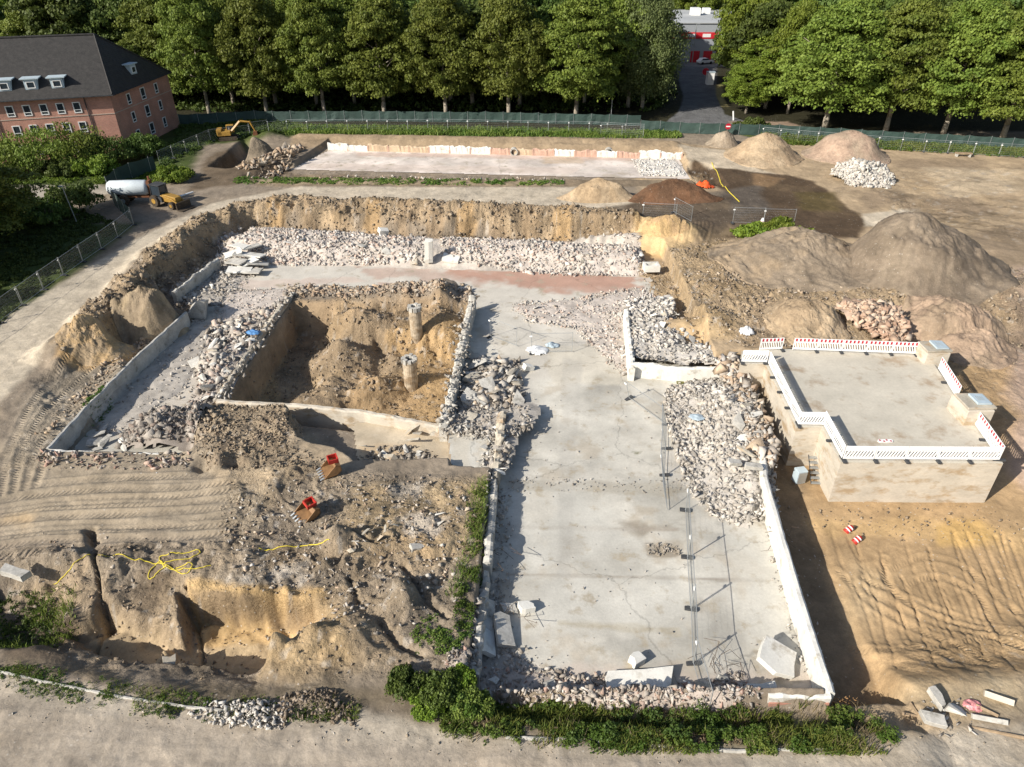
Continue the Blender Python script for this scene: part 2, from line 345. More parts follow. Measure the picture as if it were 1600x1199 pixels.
# right-hand excavation round the bunker
lev([(15.6, 20.2), (24.5, 20.8), (33, 23.5), (44, 22.5), (75, 26), (75, 58), (35.5, 56), (34.8, 52.2), (22, 52.4), (17.3, 52.2), (17.0, 37)], -2.5, 1.0, .8, 3., .035, px=False)
lev([(38, 35), (75, 33), (75, 62), (36.4, 56), (36.5, 47)], -1.0, 4.5, 1., 3., .10, px=False)
lev([(20, 24.2), (24.5, 25.4), (33, 26.4), (46, 24.6), (46, 22), (20, 20)], -1.6, 3.0, .4, 3., .12, px=False)
lev([(19, 22), (25, 22.8), (33, 24), (50, 22), (50, 12), (19, 12)], -.35, 2.5, .5, 3., .08, px=False)
lev([(15.5, 20.2), (19.3, 20.6), (20.2, 37), (18.6, 52.6), (17.3, 52.6), (17.0, 37)], -2.7, .6, .3, 2., .06, px=False)
lev([(-3.4, 40), (-1.2, 40), (-2.1, 20.9), (15.6, 20.9), (17.0, 37), (17.3, 51), (17.6, 60), (17.5, 78), (2, 82), (-29, 82.5), (-38, 68), (-31.5, 61.8), (-32.6, 39.2), (-22.4, 39.1), (-22.4, 45)], -1.55, .3, .0, 1, .02, px=False)
for k in range(5): ridge([(318 + 24 * k, 728 - 3 * k), (362 + 20 * k, 690), (398 + 17 * k, 640)], .75 if k % 2 else -.5, 1.0, 0, lump=.6, ls=1.2, seed=300 + k)
bump(430, 668, .2, 2.4, 3.6, 1.1, .4, .3)
lev([(462, 640), (510, 640), (700, 662), (765, 740), (560, 745), (530, 728), (478, 716), (452, 680)], -1.75, .5, .35, 1.2, .06)
lev([(700, 665), (790, 672), (770, 742), (705, 738)], -.75, .3, .1, 1, .03)
# wedge of soil between left hall wall and the courtyard's end
lev([(300, 640), (345, 628), (455, 628), (450, 725), (300, 712)], .15, 1.2, .5, 2., .2)
# excavation trench round the back and left, with its spoil bank
lev([(-1.8, 20.75), (15.2, 20.35), (17.6, 20.9), (19.5, 20.5), (19.0, 18.9), (8, 18.7), (-1.5, 19.3)], -.95, .7, .25, 1.2, .1, px=False)
TR = [(1000, 372), (800, 368), (640, 366), (500, 358), (400, 356), (330, 384), (270, 440), (232, 500), (175, 545), (215, 600), (262, 560), (310, 470), (420, 372), (640, 378), (1000, 385)]
lev(TR, -1.5, 1.2, .5, 2., .14)
lev([(70, 600), (150, 560), (225, 520), (262, 490), (275, 470), (262, 505), (160, 605), (110, 660)], -.5, 2.5, 1., 2.5, .16)
ridge([(985, 348), (860, 340), (700, 334), (560, 328), (460, 328), (380, 336), (325, 352), (290, 378), (255, 402), (225, 438), (185, 478), (140, 520), (105, 548)], 1.5, 3.6, 0, lump=.5, ls=2.2)
lev([(345, 372), (400, 352), (500, 356), (640, 366), (820, 370), (1000, 382), (1008, 408), (800, 398), (500, 390), (400, 384)], -.15, 3.4, .5, 2., .12)      # top of the back rubble slope
# main pit
PIT = [(-22.3, 65.0), (-4.0, 63.6), (-4.9, 42.6), (-23.3, 46.0)]
lev(PIT, -4.9, .5, .0, 1, .14, px=False)
lev([(-18.6, 66), (-4, 65.5), (-4.1, 60.4), (-10, 59.6), (-15, 60.8), (-18.4, 63.2)], -2.4, 2.6, 1.4, 2.0, .22, px=False)
lev([(-23.8, 67.2), (-3.6, 66.6), (-3.6, 64.7), (-22.3, 65.3)], -1.4, .9, .5, 1.5, .1, px=False)
bump(535, 560, -3.8, 4.2, 4.4, 3.2, .5, .25); bump(510, 615, -4.0, 4.4, 2.4, 1.5, .1, .3); bump(590, 602, -3.8, 2.6, 2.6, 2.4, .1, .25); bump(565, 520, -3.8, 3.4, 2.2, 1.5, 0, .35); bump(640, 480, -3, 5, 2.2, 1.2, 0, .35); bump(620, 560, -3.6, 1.6, 3.4, 1.0, .4, .3)
bump(655, 590, -4.2, 4.5, 2.2, .9, 0, .3); bump(690, 500, -3.5, 2.0, 5.5, 1.4, 0, .3); bump(480, 640, -4.2, 4, 1.8, .9, 0, .3)
# soil south of the pit
bump(455, 745, .1, 3., 2.0, .7, 0, .4); bump(340, 705, 0, 2.4, 1.6, .5, 0, .4)
rough([(0, 855), (345, 845), (375, 700), (520, 740), (740, 750), (730, 1040), (480, 1060), (0, 900)], .22)
rough([(60, 590), (220, 500), (280, 560), (90, 700), (0, 760)], .13)
# collapse and dig at the bottom left
lev([(-6, 925), (40, 915), (95, 930), (130, 990), (120, 1030), (-10, 1030), (-60, 980)], -1.9, 2.0, .6, 1.5, .2)
DIG = [(105, 1015), (165, 960), (300, 950), (300, 935), (505, 958), (520, 1000), (470, 1050), (400, 1078), (285, 1062), (150, 1045)]
lev([(90, 950), (250, 900), (290, 940), (520, 975), (540, 1050), (400, 1090), (290, 1070), (120, 1052)], -1.1, 3.0, .5, 2., .2)
lev([(112, 1012), (180, 988), (290, 1018), (480, 1010), (470, 1045), (400, 1074), (285, 1062), (150, 1046)], -2.9, .9, .35, 1.6, .07)
lev([(297, 968), (400, 985), (500, 990), (515, 1010), (470, 1055), (390, 1070), (290, 1058)], -3.0, .45, .25, 1.2, .07)
bump(175, 1000, -2.2, 2.2, 1.2, .8, .2, .4); bump(560, 1025, -.3, 3.4, 2.0, .6, 0, .4); bump(500, 1040, -2.0, 3.0, 2.4, 2.0, .5, .2); bump(262, 1035, -2.9, .7, .7, .9, 0, .3)
bump(20, 900, 0, 1.8, 1.2, .6, 0, .4);  bump(620, 960, 0, 3.5, 1.2, .35, .6, .4)
for q, w, h in (([(148, 860), (152, 905), (146, 945), (118, 992)], .15, -.7), ([(286, 905), (292, 935), (297, 980), (288, 1000)], .12, -.5), ([(630, 885), (665, 935), (700, 965)], .3, -.4), ([(595, 975), (625, 1010), (660, 1025)], .3, -.5), ([(545, 905), (560, 940)], .2, -.3), ([(520, 830), (580, 850)], .2, -.25), ([(140, 828), (146, 848)], .45, -.9), ([(151, 925), (152, 938)], .4, -1.0)):
    ridge(q, h, w, 0, lump=.5, ls=.6)
# second foundation at the back
lev([(385, 282), (450, 262), (880, 276), (1085, 282), (1085, 290), (880, 288), (400, 286)], -.9, 1.5, .4, 2., .1)
lev([(455, 266), (515, 226), (1062, 240), (1080, 282), (880, 278)], -.85, .6, 0, 1, .03)
lev([(335, 282), (385, 240), (405, 244), (395, 268), (362, 284)], -2.2, 1.2, .3, 2, .1)
lev([(1072, 262), (1110, 268), (1130, 300), (1090, 296), (1078, 285)], -.9, 1.5, .5, 2, .15)
ridge([(470, 214), (600, 216), (760, 219), (900, 221), (1050, 226)], .5, 2.2, 0, lump=.5)
bump(420, 215, 0, 3.5, 2.5, 1.2); bump(1010, 358, 0, 7, 3.2, 1.1, 0, .3); bump(1050, 365, 0, 4, 3, 1.2, 0, .4); bump(920, 352, 0, 4, 2, .6)
# churned ground right of the hall
rough([(1010, 400), (1150, 370), (1420, 400), (1600, 430), (1600, 560), (1160, 540), (1040, 480)], .2)
bump(1110, 420, 0, 5, 7, .8, 0, .3); bump(1060, 500, 0, 5, 3.2, 1.3, .2, .35); bump(1120, 505, 0, 4, 3, .8, 0, .35); bump(1400, 470, 0, 8, 4, .9, 0, .3)
bump(1540, 400, 0, 12, 14, 1.0, 0, .3); bump(1250, 500, 0, 6, 4, .5); bump(1590, 470, 0, 6, 6, 1.2, 0, .4)
rough([(1340, 270), (1600, 260), (1600, 400), (1400, 340)], .14)
for k in range(26):
    bump(40 + (k * 137) % 470, 868 + (k * 61) % 120, -.3, .8 + (k % 4) * .3, .5 + (k % 3) * .3, .18 + .08 * (k % 5), k * .7, .5)
for k in range(22): bump(430 + (k * 97) % 290, 770 + (k * 83) % 250, 0, .9 + (k % 4) * .4, .6 + (k % 3) * .3, .16 + .07 * (k % 4), k * .5, .45)
rough([(-60, 748), (350, 738), (340, 845), (-60, 862)], .055, 1.)
# small relief
s = win([(-140, -20), (150, 150)], 0)
XX, YY = X[s], Y[s]; a_ = A[s]
wx = XX + .9 * fbm(XX, YY, 1.6, 3, 201); wy = YY + .9 * fbm(XX, YY, 1.6, 3, 202)
rid = 1 - 2.2 * np.abs(fbm(wx, wy, 1.9, 4, 55, .6))
Z[s] += a_ * (fbm(wx, wy, 3.4, 5, 21, .6) * 1.7 + .9 * fbm(wx, wy, .9, 3, 33, .7)) + np.clip(a_ - .07, 0, 1) * (1.1 * np.abs(rid) - .5)
ca, sa = math.cos(-.75), math.sin(-.75); st_ = np.abs(fbm((wx * ca - wy * sa) * 1.0, (wx * sa + wy * ca) * .22, .8, 4, 88, .6)); Z[s] += np.clip(a_ - .1, 0, .12) * 1.6 * (st_ - .2)
clod = np.clip(vnoise(wx * 2.3, wy * 2.3, 77) * vnoise(XX * .7, YY * .7, 78) - .18, 0, 1); Z[s] += np.clip(a_ - .06, 0, .2) * 3.2 * clod
Z[s] += np.clip(a_ - .04, 0, .16) * .42 * (rng.random(XX.shape) - .5)
# diagonal scrape marks in the cut faces of the spoil bank
dB, tB, sB = ldist(XX, YY, PP([(985, 352), (860, 346), (700, 340), (560, 334), (460, 334), (380, 342), (325, 358), (290, 384), (255, 410), (225, 446), (185, 486), (140, 528)], 0))
wB = np.clip(1.3 - dB / 3.0, 0, 1); qB = tB + dB * .9 * sB + .8 * fbm(XX, YY, 2., 3, 71)
Z[s] += wB * (1.25 * np.abs(fbm(qB, dB * .18, 2.3, 4, 77, .55)) - .25) + wB * .35 * fbm(wx, wy, .7, 3, 79, .7) + wB * .07 * (rng.random(XX.shape) - .5)
sB2 = np.clip(1.1 - dB / 4.2, 0, 1); A[s] = np.maximum(A[s], sB2 * .2)
# tyre and bucket tracks
TRK = []; TM = np.zeros(X.shape, np.float32); TP = np.zeros(X.shape, np.float32)
def track(pts, w=.5, dep=.07, per=.42, z=0., gap=None, chev=.6, n=8):
    line = curve([tuple(P(x, y, z)[:2]) for x, y in pts], n)
    sl_ = win(line, w + .6); d, t, sg = ldist(X[sl_], Y[sl_], line)
    inn = sstep((w - d) / .18) * np.clip(.75 + 1.1 * fbm(X[sl_], Y[sl_], 2.2, 3, 400 + len(TRK)), .15, 1.2); edge = np.exp(-((d - w - .1) / .13) ** 2)
    Z[sl_] += -dep * .7 * inn + dep * .8 * edge; TM[sl_] = np.where(inn > .02, inn * min(1, dep / .06), TM[sl_] * (1 - edge)); TP[sl_] = np.where(inn > .02, (t + chev * d * sg) / per, TP[sl_])
    TRK.append((line, w))
for k in range(9):
    ya_ = 748 + 13 * k + (k % 3) * 3
    track([(-40, ya_ + 26 - k), (60, ya_ + 10 - k * .6), (160, ya_ + 2), (270, ya_ - 2 + (k % 2) * 3), (350 + 9 * (k % 4), ya_ - 6 - (k % 3) * 4)], .33, .09, .32, chev=.7)
for o in (0, 20, 44, 66): track([(240 - o * .6, 565 - o), (150 - o, 620 - o * .5), (85 - o, 690), (55 - o * .8, 760 + o * .2)], .28, .05, .27)
zr = -2.3
for q in ([(1383, 915), (1396, 886), (1450, 868), (1510, 885), (1555, 925), (1600, 960)], [(1412, 922), (1430, 905), (1470, 900), (1520, 920), (1545, 950), (1560, 1000)], [(1340, 910), (1390, 940), (1470, 975), (1560, 1010), (1620, 1040)], [(1350, 900), (1400, 925), (1480, 955), (1570, 990), (1620, 1005)], [(1335, 1010), (1400, 1020), (1480, 1015), (1540, 1000)], [(1310, 890), (1370, 945), (1450, 990), (1540, 1050)], [(1385, 870), (1384, 900), (1420, 940), (1500, 975), (1580, 1000)], [(1420, 1010), (1480, 1040), (1540, 1062)], [(1410, 1030), (1460, 1055), (1510, 1075)]): track(q, .27, .055, .24, zr)
for k in range(17):       # short parallel bucket scrapes, running down to the right
    x0 = 1325 + (k * 53) % 240; y0 = 835 + (k * 37) % 150
    if 1370 < x0 < 1470 and 880 < y0 < 930: x0 += 70
    ridge([(x0, y0), (x0 + 16, y0 + 34), (x0 + 26, y0 + 66)], -.09, .10, zr, lump=.6, ls=.5, seed=k)
for k in range(7): ridge([(1490 + 22 * k, 825 + 3 * k), (1515 + 21 * k, 880 + 3 * k), (1545 + 20 * k, 950 + 3 * k)], -.10, .13, zr, lump=.3, seed=k + 40)
for k in range(15):
    x0 = 1300 + 19 * k; y0 = 822 + (k * 29) % 40
    q = [(x0, y0), (x0 + 14, y0 + 50), (x0 + 42, y0 + 120), (x0 + 60, y0 + 190 + (k % 3) * 14)]
    ridge(curve([tuple(P(a, b, zr)[:2]) for a, b in (q[(k % 2):] if k % 4 else q[:3])]), -.065 - .03 * (k % 3), .11, px=False, lump=.35, ls=1.5, seed=k + 500)
for k in range(9): track([(1110 - 6 * k, 345), (1102 - 5 * k, 375), (1085 - 7 * k, 410 + k), (1062 - 5 * k, 440)], .22, .12, .6, .3)
for k in range(6): track([(1110 + 14 * k, 440), (1135 + 13 * k, 455), (1152 + 12 * k, 480 - k)], .2, .10, .6, .2)
for k in range(6): track([(1375 + 18 * k, 435 + 3 * k), (1385 + 17 * k, 460 + 3 * k), (1400 + 16 * k, 492 + 2 * k)], .25, .10, .7, .3)
for k in range(5): track([(1390 + 3 * k, 300 + 10 * k), (1450, 330 + 6 * k), (1530, 320 + 12 * k), (1620, 330 + 14 * k)], .3, .06, .6, 0)
for o in (0, 9, 30, 38): track([(-40, 560 + o * 2), (60, 470 + o * 1.6), (170, 395 + o), (300, 330 + o * .5), (480, 304 + o * .3), (800, 310 + o * .3), (1000, 322 + o * .2)], .3, .012, .5, 0, n=5)
for o in (0, 14, 40, 52): track([(-30, 1118 + o), (300, 1143 + o), (700, 1165 + o * .8), (1100, 1185 + o * .5), (1500, 1178 + o * .3)], .3, .012, .4, 0, n=5)
def zat(x, y):
    x = np.asarray(x, float); y = np.asarray(y, float)
    j = np.clip(np.searchsorted(xs, x) - 1, 0, len(xs) - 2); i = np.clip(np.searchsorted(ys, y) - 1, 0, len(ys) - 2)
    u = (x - xs[j]) / (xs[j + 1] - xs[j]); v = (y - ys[i]) / (ys[i + 1] - ys[i])
    return (Z[i, j] * (1 - u) + Z[i, j + 1] * u) * (1 - v) + (Z[i + 1, j] * (1 - u) + Z[i + 1, j + 1] * u) * v
def G(px, py, dz=0.):           # the spot on the ground seen there
    a = P(px, py, 3.0); b = P(px, py, -5.0); n = 200
    for k in range(n + 1):
        q = a.lerp(b, k / n)
        if q.z <= float(zat(q.x, q.y)) + dz: return Vector((q.x, q.y, float(zat(q.x, q.y))))
    return b

# ------------------------------------------------------------ ground colours: each soil, road and stain has its own; bunker trench shade is painted in
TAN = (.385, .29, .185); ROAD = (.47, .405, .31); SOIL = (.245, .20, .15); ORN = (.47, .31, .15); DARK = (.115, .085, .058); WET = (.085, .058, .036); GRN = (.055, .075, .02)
GREY = (.29, .245, .185); FOR = (.03, .028, .014); ASP = (.13, .13, .13); PALE = (.56, .49, .38)
Cc = np.empty(X.shape + (3,), np.float32); Cc[:] = SOIL
def paint(poly, col, soft=1., en=.6, es=2., st=1., z=0., seed=5, px=True):
    if px: poly = PP(poly, z)
    s = win(poly, soft + en + 1); m = mask(X[s], Y[s], poly, soft, en, es, seed) * st
    Cc[s] = Cc[s] * (1 - m[..., None]) + np.array(col) * m[..., None]
far = sstep((Y - 128) / 3); Cc[:] = Cc * (1 - far[..., None]) + np.array(FOR) * far[..., None]
lf = mask(X, Y, [(-2600, -1600), (-46, -1600), (-46, 57), (-46, 84), (-2600, 84)], 2, 0); Cc[:] = Cc * (1 - lf[..., None]) + np.array(GRN) * lf[..., None]
paint([(-400, 180), (280, 190), (330, 200), (300, 262), (250, 285), (-400, 310)], GRN, 2)
paint([(300, 183), (470, 183), (460, 215), (330, 225), (285, 235)], GRN, 2)
# big fields
paint([(990, 215), (1130, 230), (1300, 225), (1700, 255), (1750, 600), (1000, 560), (1000, 400)], TAN, 2)
paint([(-60, 540), (200, 380), (330, 318), (470, 290), (900, 292), (1010, 318), (980, 345), (600, 322), (380, 325), (290, 365), (180, 445), (90, 545), (0, 625), (-100, 700)], ROAD, 1., .3)
paint([(-400, 292), (150, 289), (185, 300), (120, 314), (-400, 322)], (.36, .32, .26), .6, .3)
paint([(-100, 1030), (0, 1052), (300, 1105), (560, 1110), (740, 1145), (1200, 1172), (1400, 1130), (1700, 1120), (1700, 1500), (-100, 1500)], (.38, .33, .26), .6, .3)
paint([(-100, 1075), (300, 1125), (700, 1165), (1150, 1185), (1150, 1300), (-100, 1300)], (.33, .28, .22), 1.5, .8, 3)
paint([(0, 700), (320, 700), (430, 700), (420, 830), (330, 880), (0, 880)], (.31, .255, .185), 2)
paint([(60, 600), (280, 470), (330, 470), (90, 700), (0, 740)], GREY, 2)
paint([(440, 740), (760, 750), (735, 1040), (520, 1060), (440, 900)], (.30, .245, .18), 2, .8)
paint([(560, 760), (760, 750), (745, 870), (640, 880), (520, 830)], (.36, .275, .17), 2, .8)
paint([(0, 850), (420, 830), (640, 880), (640, 980), (520, 1000), (0, 1000)], (.29, .238, .178), 2, 1.)
for q in ([(150, 930), (280, 880), (290, 980), (200, 1000)], [(400, 860), (500, 850), (520, 880), (430, 900)], [(520, 860), (640, 830), (660, 870), (560, 900)], [(20, 900), (140, 870), (150, 930), (60, 940)]): paint(q, TAN, 2, 1., 1.5, .7)
for k in range(16): paint([(20 + (k * 211) % 640, 800 + (k * 67) % 190), (60 + (k * 211) % 640, 796 + (k * 67) % 190), (50 + (k * 211) % 640, 822 + (k * 67) % 190)], (.15, .115, .08) if k % 3 else (.46, .33, .19), 1.6, 1.2, 1.2, .7, seed=k + 60)
for q in ([(410, 890), (480, 880), (480, 905), (415, 912)], [(620, 810), (690, 800), (690, 830), (640, 850)], [(360, 900), (410, 905), (400, 920)], [(600, 760), (660, 755), (660, 775), (600, 785)]): paint(q, (.55, .49, .41), .8, .8, .8, .8)
# bank, trench, pit
paint([(985, 362), (700, 345), (460, 338), (380, 345), (300, 392), (230, 455), (140, 540), (105, 552), (150, 500), (230, 420), (300, 355), (400, 318), (560, 318), (980, 335)], TAN, 1.6, 1.5, 2.5)
for k in range(12): paint([(410 + 50 * k, 360), (425 + 50 * k, 330), (445 + 50 * k, 332), (438 + 50 * k, 362)], ORN if k % 3 == 0 else (.36, .26, .16), .8, .8, 1.2, .7, seed=k)
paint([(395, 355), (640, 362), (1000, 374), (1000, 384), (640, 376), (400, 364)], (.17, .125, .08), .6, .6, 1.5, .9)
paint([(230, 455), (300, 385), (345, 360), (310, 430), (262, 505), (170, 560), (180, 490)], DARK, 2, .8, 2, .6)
paint([(85, 570), (120, 540), (185, 500), (210, 545), (160, 565), (100, 575)], ORN, 1, .8, 2, .9)
paint([(130, 500), (190, 470), (240, 470), (200, 540)], TAN, 1, .8, 2, .6)
for v, c in ((1, ORN),): paint([(-22.3, 65.5), (-4.0, 64.4), (-4.9, 42.6), (-23.3, 46.0)], (.40, .275, .145), 1, 0, px=False)
paint([(470, 500), (590, 500), (640, 560), (600, 625), (440, 640), (430, 560)], (.27, .205, .135), 1.2, 1.6, 2., .9, z=-3.5)
paint([(560, 560), (640, 560), (640, 625), (500, 630)], (.42, .29, .16), 1.5, 1.2, 2.5, .8, z=-2.5)
paint([(440, 470), (540, 470), (740, 470), (740, 490), (560, 495), (450, 495)], (.33, .24, .15), 1, 1, 2, .8, z=-1.5)
paint([(320, 630), (455, 630), (560, 700), (520, 760), (330, 760)], (.36, .285, .195), 1.5, 1., 2)
for k in range(3): paint([(330 + 40 * k, 728), (352 + 38 * k, 728), (405 + 34 * k, 645), (392 + 34 * k, 640)], (.20, .155, .11), .8, .9, 1., .8, seed=k)
paint([(120, 1010), (170, 985), (210, 1005), (290, 1020), (500, 985), (500, 1060), (290, 1066), (150, 1045)], (.46, .35, .215), .8, .8, 2, z=-3)
paint([(300, 930), (510, 950), (515, 975), (300, 985)], (.52, .36, .18), .4, .4, 2, z=-1.5)
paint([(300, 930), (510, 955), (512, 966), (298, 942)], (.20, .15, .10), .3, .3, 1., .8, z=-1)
paint([(430, 960), (530, 960), (560, 1050), (470, 1080), (400, 1060)], (.46, .34, .20), 1., .8, 2, z=-1)
paint([(-10, 920), (100, 925), (130, 990), (100, 1040), (-10, 1035)], DARK, 1.5, 1, 2, .8)
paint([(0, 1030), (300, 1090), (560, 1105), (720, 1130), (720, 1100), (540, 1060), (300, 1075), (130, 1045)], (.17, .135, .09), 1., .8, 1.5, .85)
paint([(340, 372), (400, 352), (640, 362), (1000, 376), (1000, 425), (860, 422), (430, 408), (345, 400)], (.50, .45, .39), .6, .4, 1.5, .9, z=-.7)
paint([(690, 1132), (735, 1088), (1200, 1110), (1395, 1110), (1395, 1150), (1330, 1182), (1000, 1164)], (.20, .17, .10), .8, .6, 1.2, .8, z=-.3)
# excavation on the right
paint([(15.6, 20.5), (24, 21.2), (33, 23), (75, 24), (75, 56), (17.3, 52), (17.0, 37)], (.385, .265, .145), 1.2, .6, 3, px=False)
paint([(1240, 810), (1320, 815), (1420, 815), (1600, 830), (1600, 870), (1500, 850), (1300, 840)], (.49, .335, .165), 1, 1.2, 3, .7, z=-2.5)
paint([(1440, 1070), (1600, 1040), (1600, 1110), (1400, 1120)], (.42, .33, .21), 2, 1, 3)
paint([(1330, 1090), (1420, 1060), (1480, 1120), (1400, 1150)], TAN, 1.5, 1, 2)
paint([(1455, 820), (1530, 815), (1560, 845), (1470, 850)], (.55, .36, .14), 1, 1, 2, .8, z=-2.5)
paint([(1300, 1060), (1400, 900), (1330, 870), (1300, 950)], (.40, .30, .18), 2, 1., 3, .7, z=-2.5)
paint([(1540, 560), (1640, 540), (1640, 760), (1570, 770)], (.47, .32, .175), 2, 1., 3, .8, z=-1)
paint([(1570, 430), (1650, 430), (1650, 760), (1590, 700)], (.40, .30, .24), 2, 1., 3, .8, z=-.5)
paint([(15.6, 20.5), (18.6, 20.8), (20.0, 36), (21.5, 40), (20.2, 50), (17.3, 52), (17.0, 37)], (.19, .14, .09), 1., .5, 2, .8, px=False)  # shade of the trench beside the bunker, painted as a darker ground colour
# back field
paint([(455, 213), (1000, 218), (1130, 232), (1110, 262), (1060, 236), (520, 224), (450, 240)], (.30, .225, .145), 1, .6)
paint([(385, 285), (450, 262), (880, 276), (1085, 282), (1085, 292), (900, 292), (400, 292)], (.22, .17, .115), 1, .6)
paint([(350, 278), (880, 284), (880, 290), (350, 288)], (.36, .28, .18), .6, .8, 2, .7)
paint([(290, 300), (330, 240), (400, 225), (450, 262), (400, 282), (360, 290)], (.14, .105, .07), 1.5, 1, 3)
paint([(1060, 225), (1130, 235), (1180, 262), (1260, 285), (1230, 292), (1130, 270), (1080, 255)], PALE, 1., .8, 2, .6)
paint([(1085, 250), (1120, 262), (1175, 268), (1230, 272), (1275, 285), (1310, 310), (1350, 345), (1345, 372), (1250, 375), (1060, 372), (980, 348), (985, 322), (1100, 320), (1130, 300), (1075, 262)], WET, 1., 1.0, 4)
paint([(985, 318), (1130, 310), (1200, 330), (1180, 366), (1060, 366), (975, 345), (900, 332)], (.105, .08, .055), 1.2, 1.2, 4, .85)
paint([(1090, 300), (1190, 290), (1200, 330), (1120, 350), (1000, 352), (1000, 335)], (.10, .085, .07), 1.5, 1., 4, .8)
paint([(1180, 272), (1225, 280), (1200, 292), (1175, 288)], (.22, .14, .075), 1, .6, 2, .8)
paint([(1240, 300), (1310, 300), (1310, 330), (1250, 330)], (.10, .075, .03), 1.5, .8, 3, .8)
paint([(1350, 335), (1440, 325), (1440, 350), (1350, 355)], PALE, 1., .8, 3, .8)
for k, q in enumerate(([(1380, 250), (1540, 252), (1520, 270), (1400, 262)], [(1400, 320), (1500, 300), (1560, 330), (1470, 345)], [(1500, 380), (1620, 350), (1620, 420), (1550, 440)], [(1340, 300), (1400, 296), (1430, 312), (1360, 326)], [(1100, 410), (1150, 400), (1160, 460), (1110, 470)], [(1020, 460), (1060, 450), (1060, 480), (1030, 490)], [(1180, 500), (1240, 495), (1240, 545), (1180, 540)], [(1520, 470), (1600, 440), (1600, 530), (1560, 540)])):
    paint(q, (.24, .18, .12), 2, 1.5, 2.5, .75, seed=k + 9)
paint([(990, 350), (1080, 352), (1090, 375), (1060, 392), (1000, 380)], (.52, .375, .20), 1, .8, 2, .9)
paint([(1080, 352), (1140, 355), (1130, 400), (1075, 412), (1085, 380)], (.19, .14, .085), 1, .8, 1.5, .8)
paint([(1040, 400), (1160, 370), (1180, 470), (1060, 470)], (.38, .28, .165), 2, 1, 2, .6)
paint([(1040, 480), (1150, 480), (1150, 530), (1060, 530)], (.48, .35, .20), 1.5, 1, 2, .8)
paint([(1440, 262), (1600, 265), (1600, 300), (1480, 310)], (.50, .40, .275), 2, 1, 4, .7)
# green strips
paint([(450, 196), (1060, 205), (1060, 215), (600, 212), (450, 208)], (.10, .13, .035), .8, .6, 1.5)
paint([(1130, 205), (1640, 225), (1640, 246), (1380, 232), (1200, 222)], (.08, .10, .03), .8, .6, 1.5)
paint([(240, 262), (285, 262), (285, 285), (255, 288)], (.08, .11, .03), .8, .6, 1.5)
# asphalt lane through the trees and its verge
LANE = [(26.5, 132), (46, 131), (41, 143), (43.5, 160), (54, 204), (43, 204), (36.5, 160), (32.5, 145)]
paint(LANE, ASP, .5, .2, 2, px=False); paint([(40, 196), (64, 196), (66, 203), (30, 203)], (.2, .2, .19), .5, 0, px=False)
paint([(43.5, 150), (45, 160), (48, 172), (46.3, 172), (43.5, 160), (42, 150)], (.26, .22, .1), .5, .2, px=False)
paint([(1140, 190), (1230, 190), (1270, 205), (1150, 205)], (.30, .22, .16), 1, .5)
paint([(975, 322), (1010, 308), (1140, 308), (1150, 345), (1120, 366), (1060, 352), (985, 340)], (.10, .075, .052), .8, .8, 3, .9)
# fine mottling with streaks: soil that differs from place to place
s = win([(-140, -20), (150, 132)], 0); XX, YY = X[s], Y[s]
mt = fbm(XX, YY, 2.4, 5, 91, .62); dk = sstep((mt - .05) / .35) * np.clip((A[s] - .03) / .12, 0, 1)
Cc[s] = Cc[s] * (1 - .32 * dk[..., None]); m2 = sstep((fbm(XX, YY, 5, 5, 131, .6) - .1) / .4)[..., None] * np.clip((A[s] - .03) / .1, 0, 1)[..., None]
Cc[s] = Cc[s] * (1 - .25 * m2) + np.array((.50, .36, .2)) * .25 * m2
crumb = sstep((vnoise(XX * 3.1, YY * 3.1, 8) * vnoise(XX * 1.3, YY * 1.3, 9) - .28) / .12)[..., None] * np.clip((A[s] - .08) / .08, 0, 1)[..., None]
Cc[s] = Cc[s] * (1 - .5 * crumb) + np.array((.52, .47, .4)) * .5 * crumb
del mt, dk, m2, crumb
ni, nj = X.shape; I = np.arange(ni * nj).reshape(ni, nj)
Fq = np.stack([I[:-1, :-1], I[:-1, 1:], I[1:, 1:], I[1:, :-1]], -1).reshape(-1, 4)
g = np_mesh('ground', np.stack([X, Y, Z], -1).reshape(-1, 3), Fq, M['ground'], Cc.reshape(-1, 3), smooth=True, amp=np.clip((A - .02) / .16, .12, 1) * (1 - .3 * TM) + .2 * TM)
for nm_, ar_ in (('TrkM', TM), ('TrkP', TP)): g.data.attributes.new(nm_, 'FLOAT', 'POINT').data.foreach_set('value', ar_.ravel())
tag(g, kind='structure')
del Cc, I, Fq

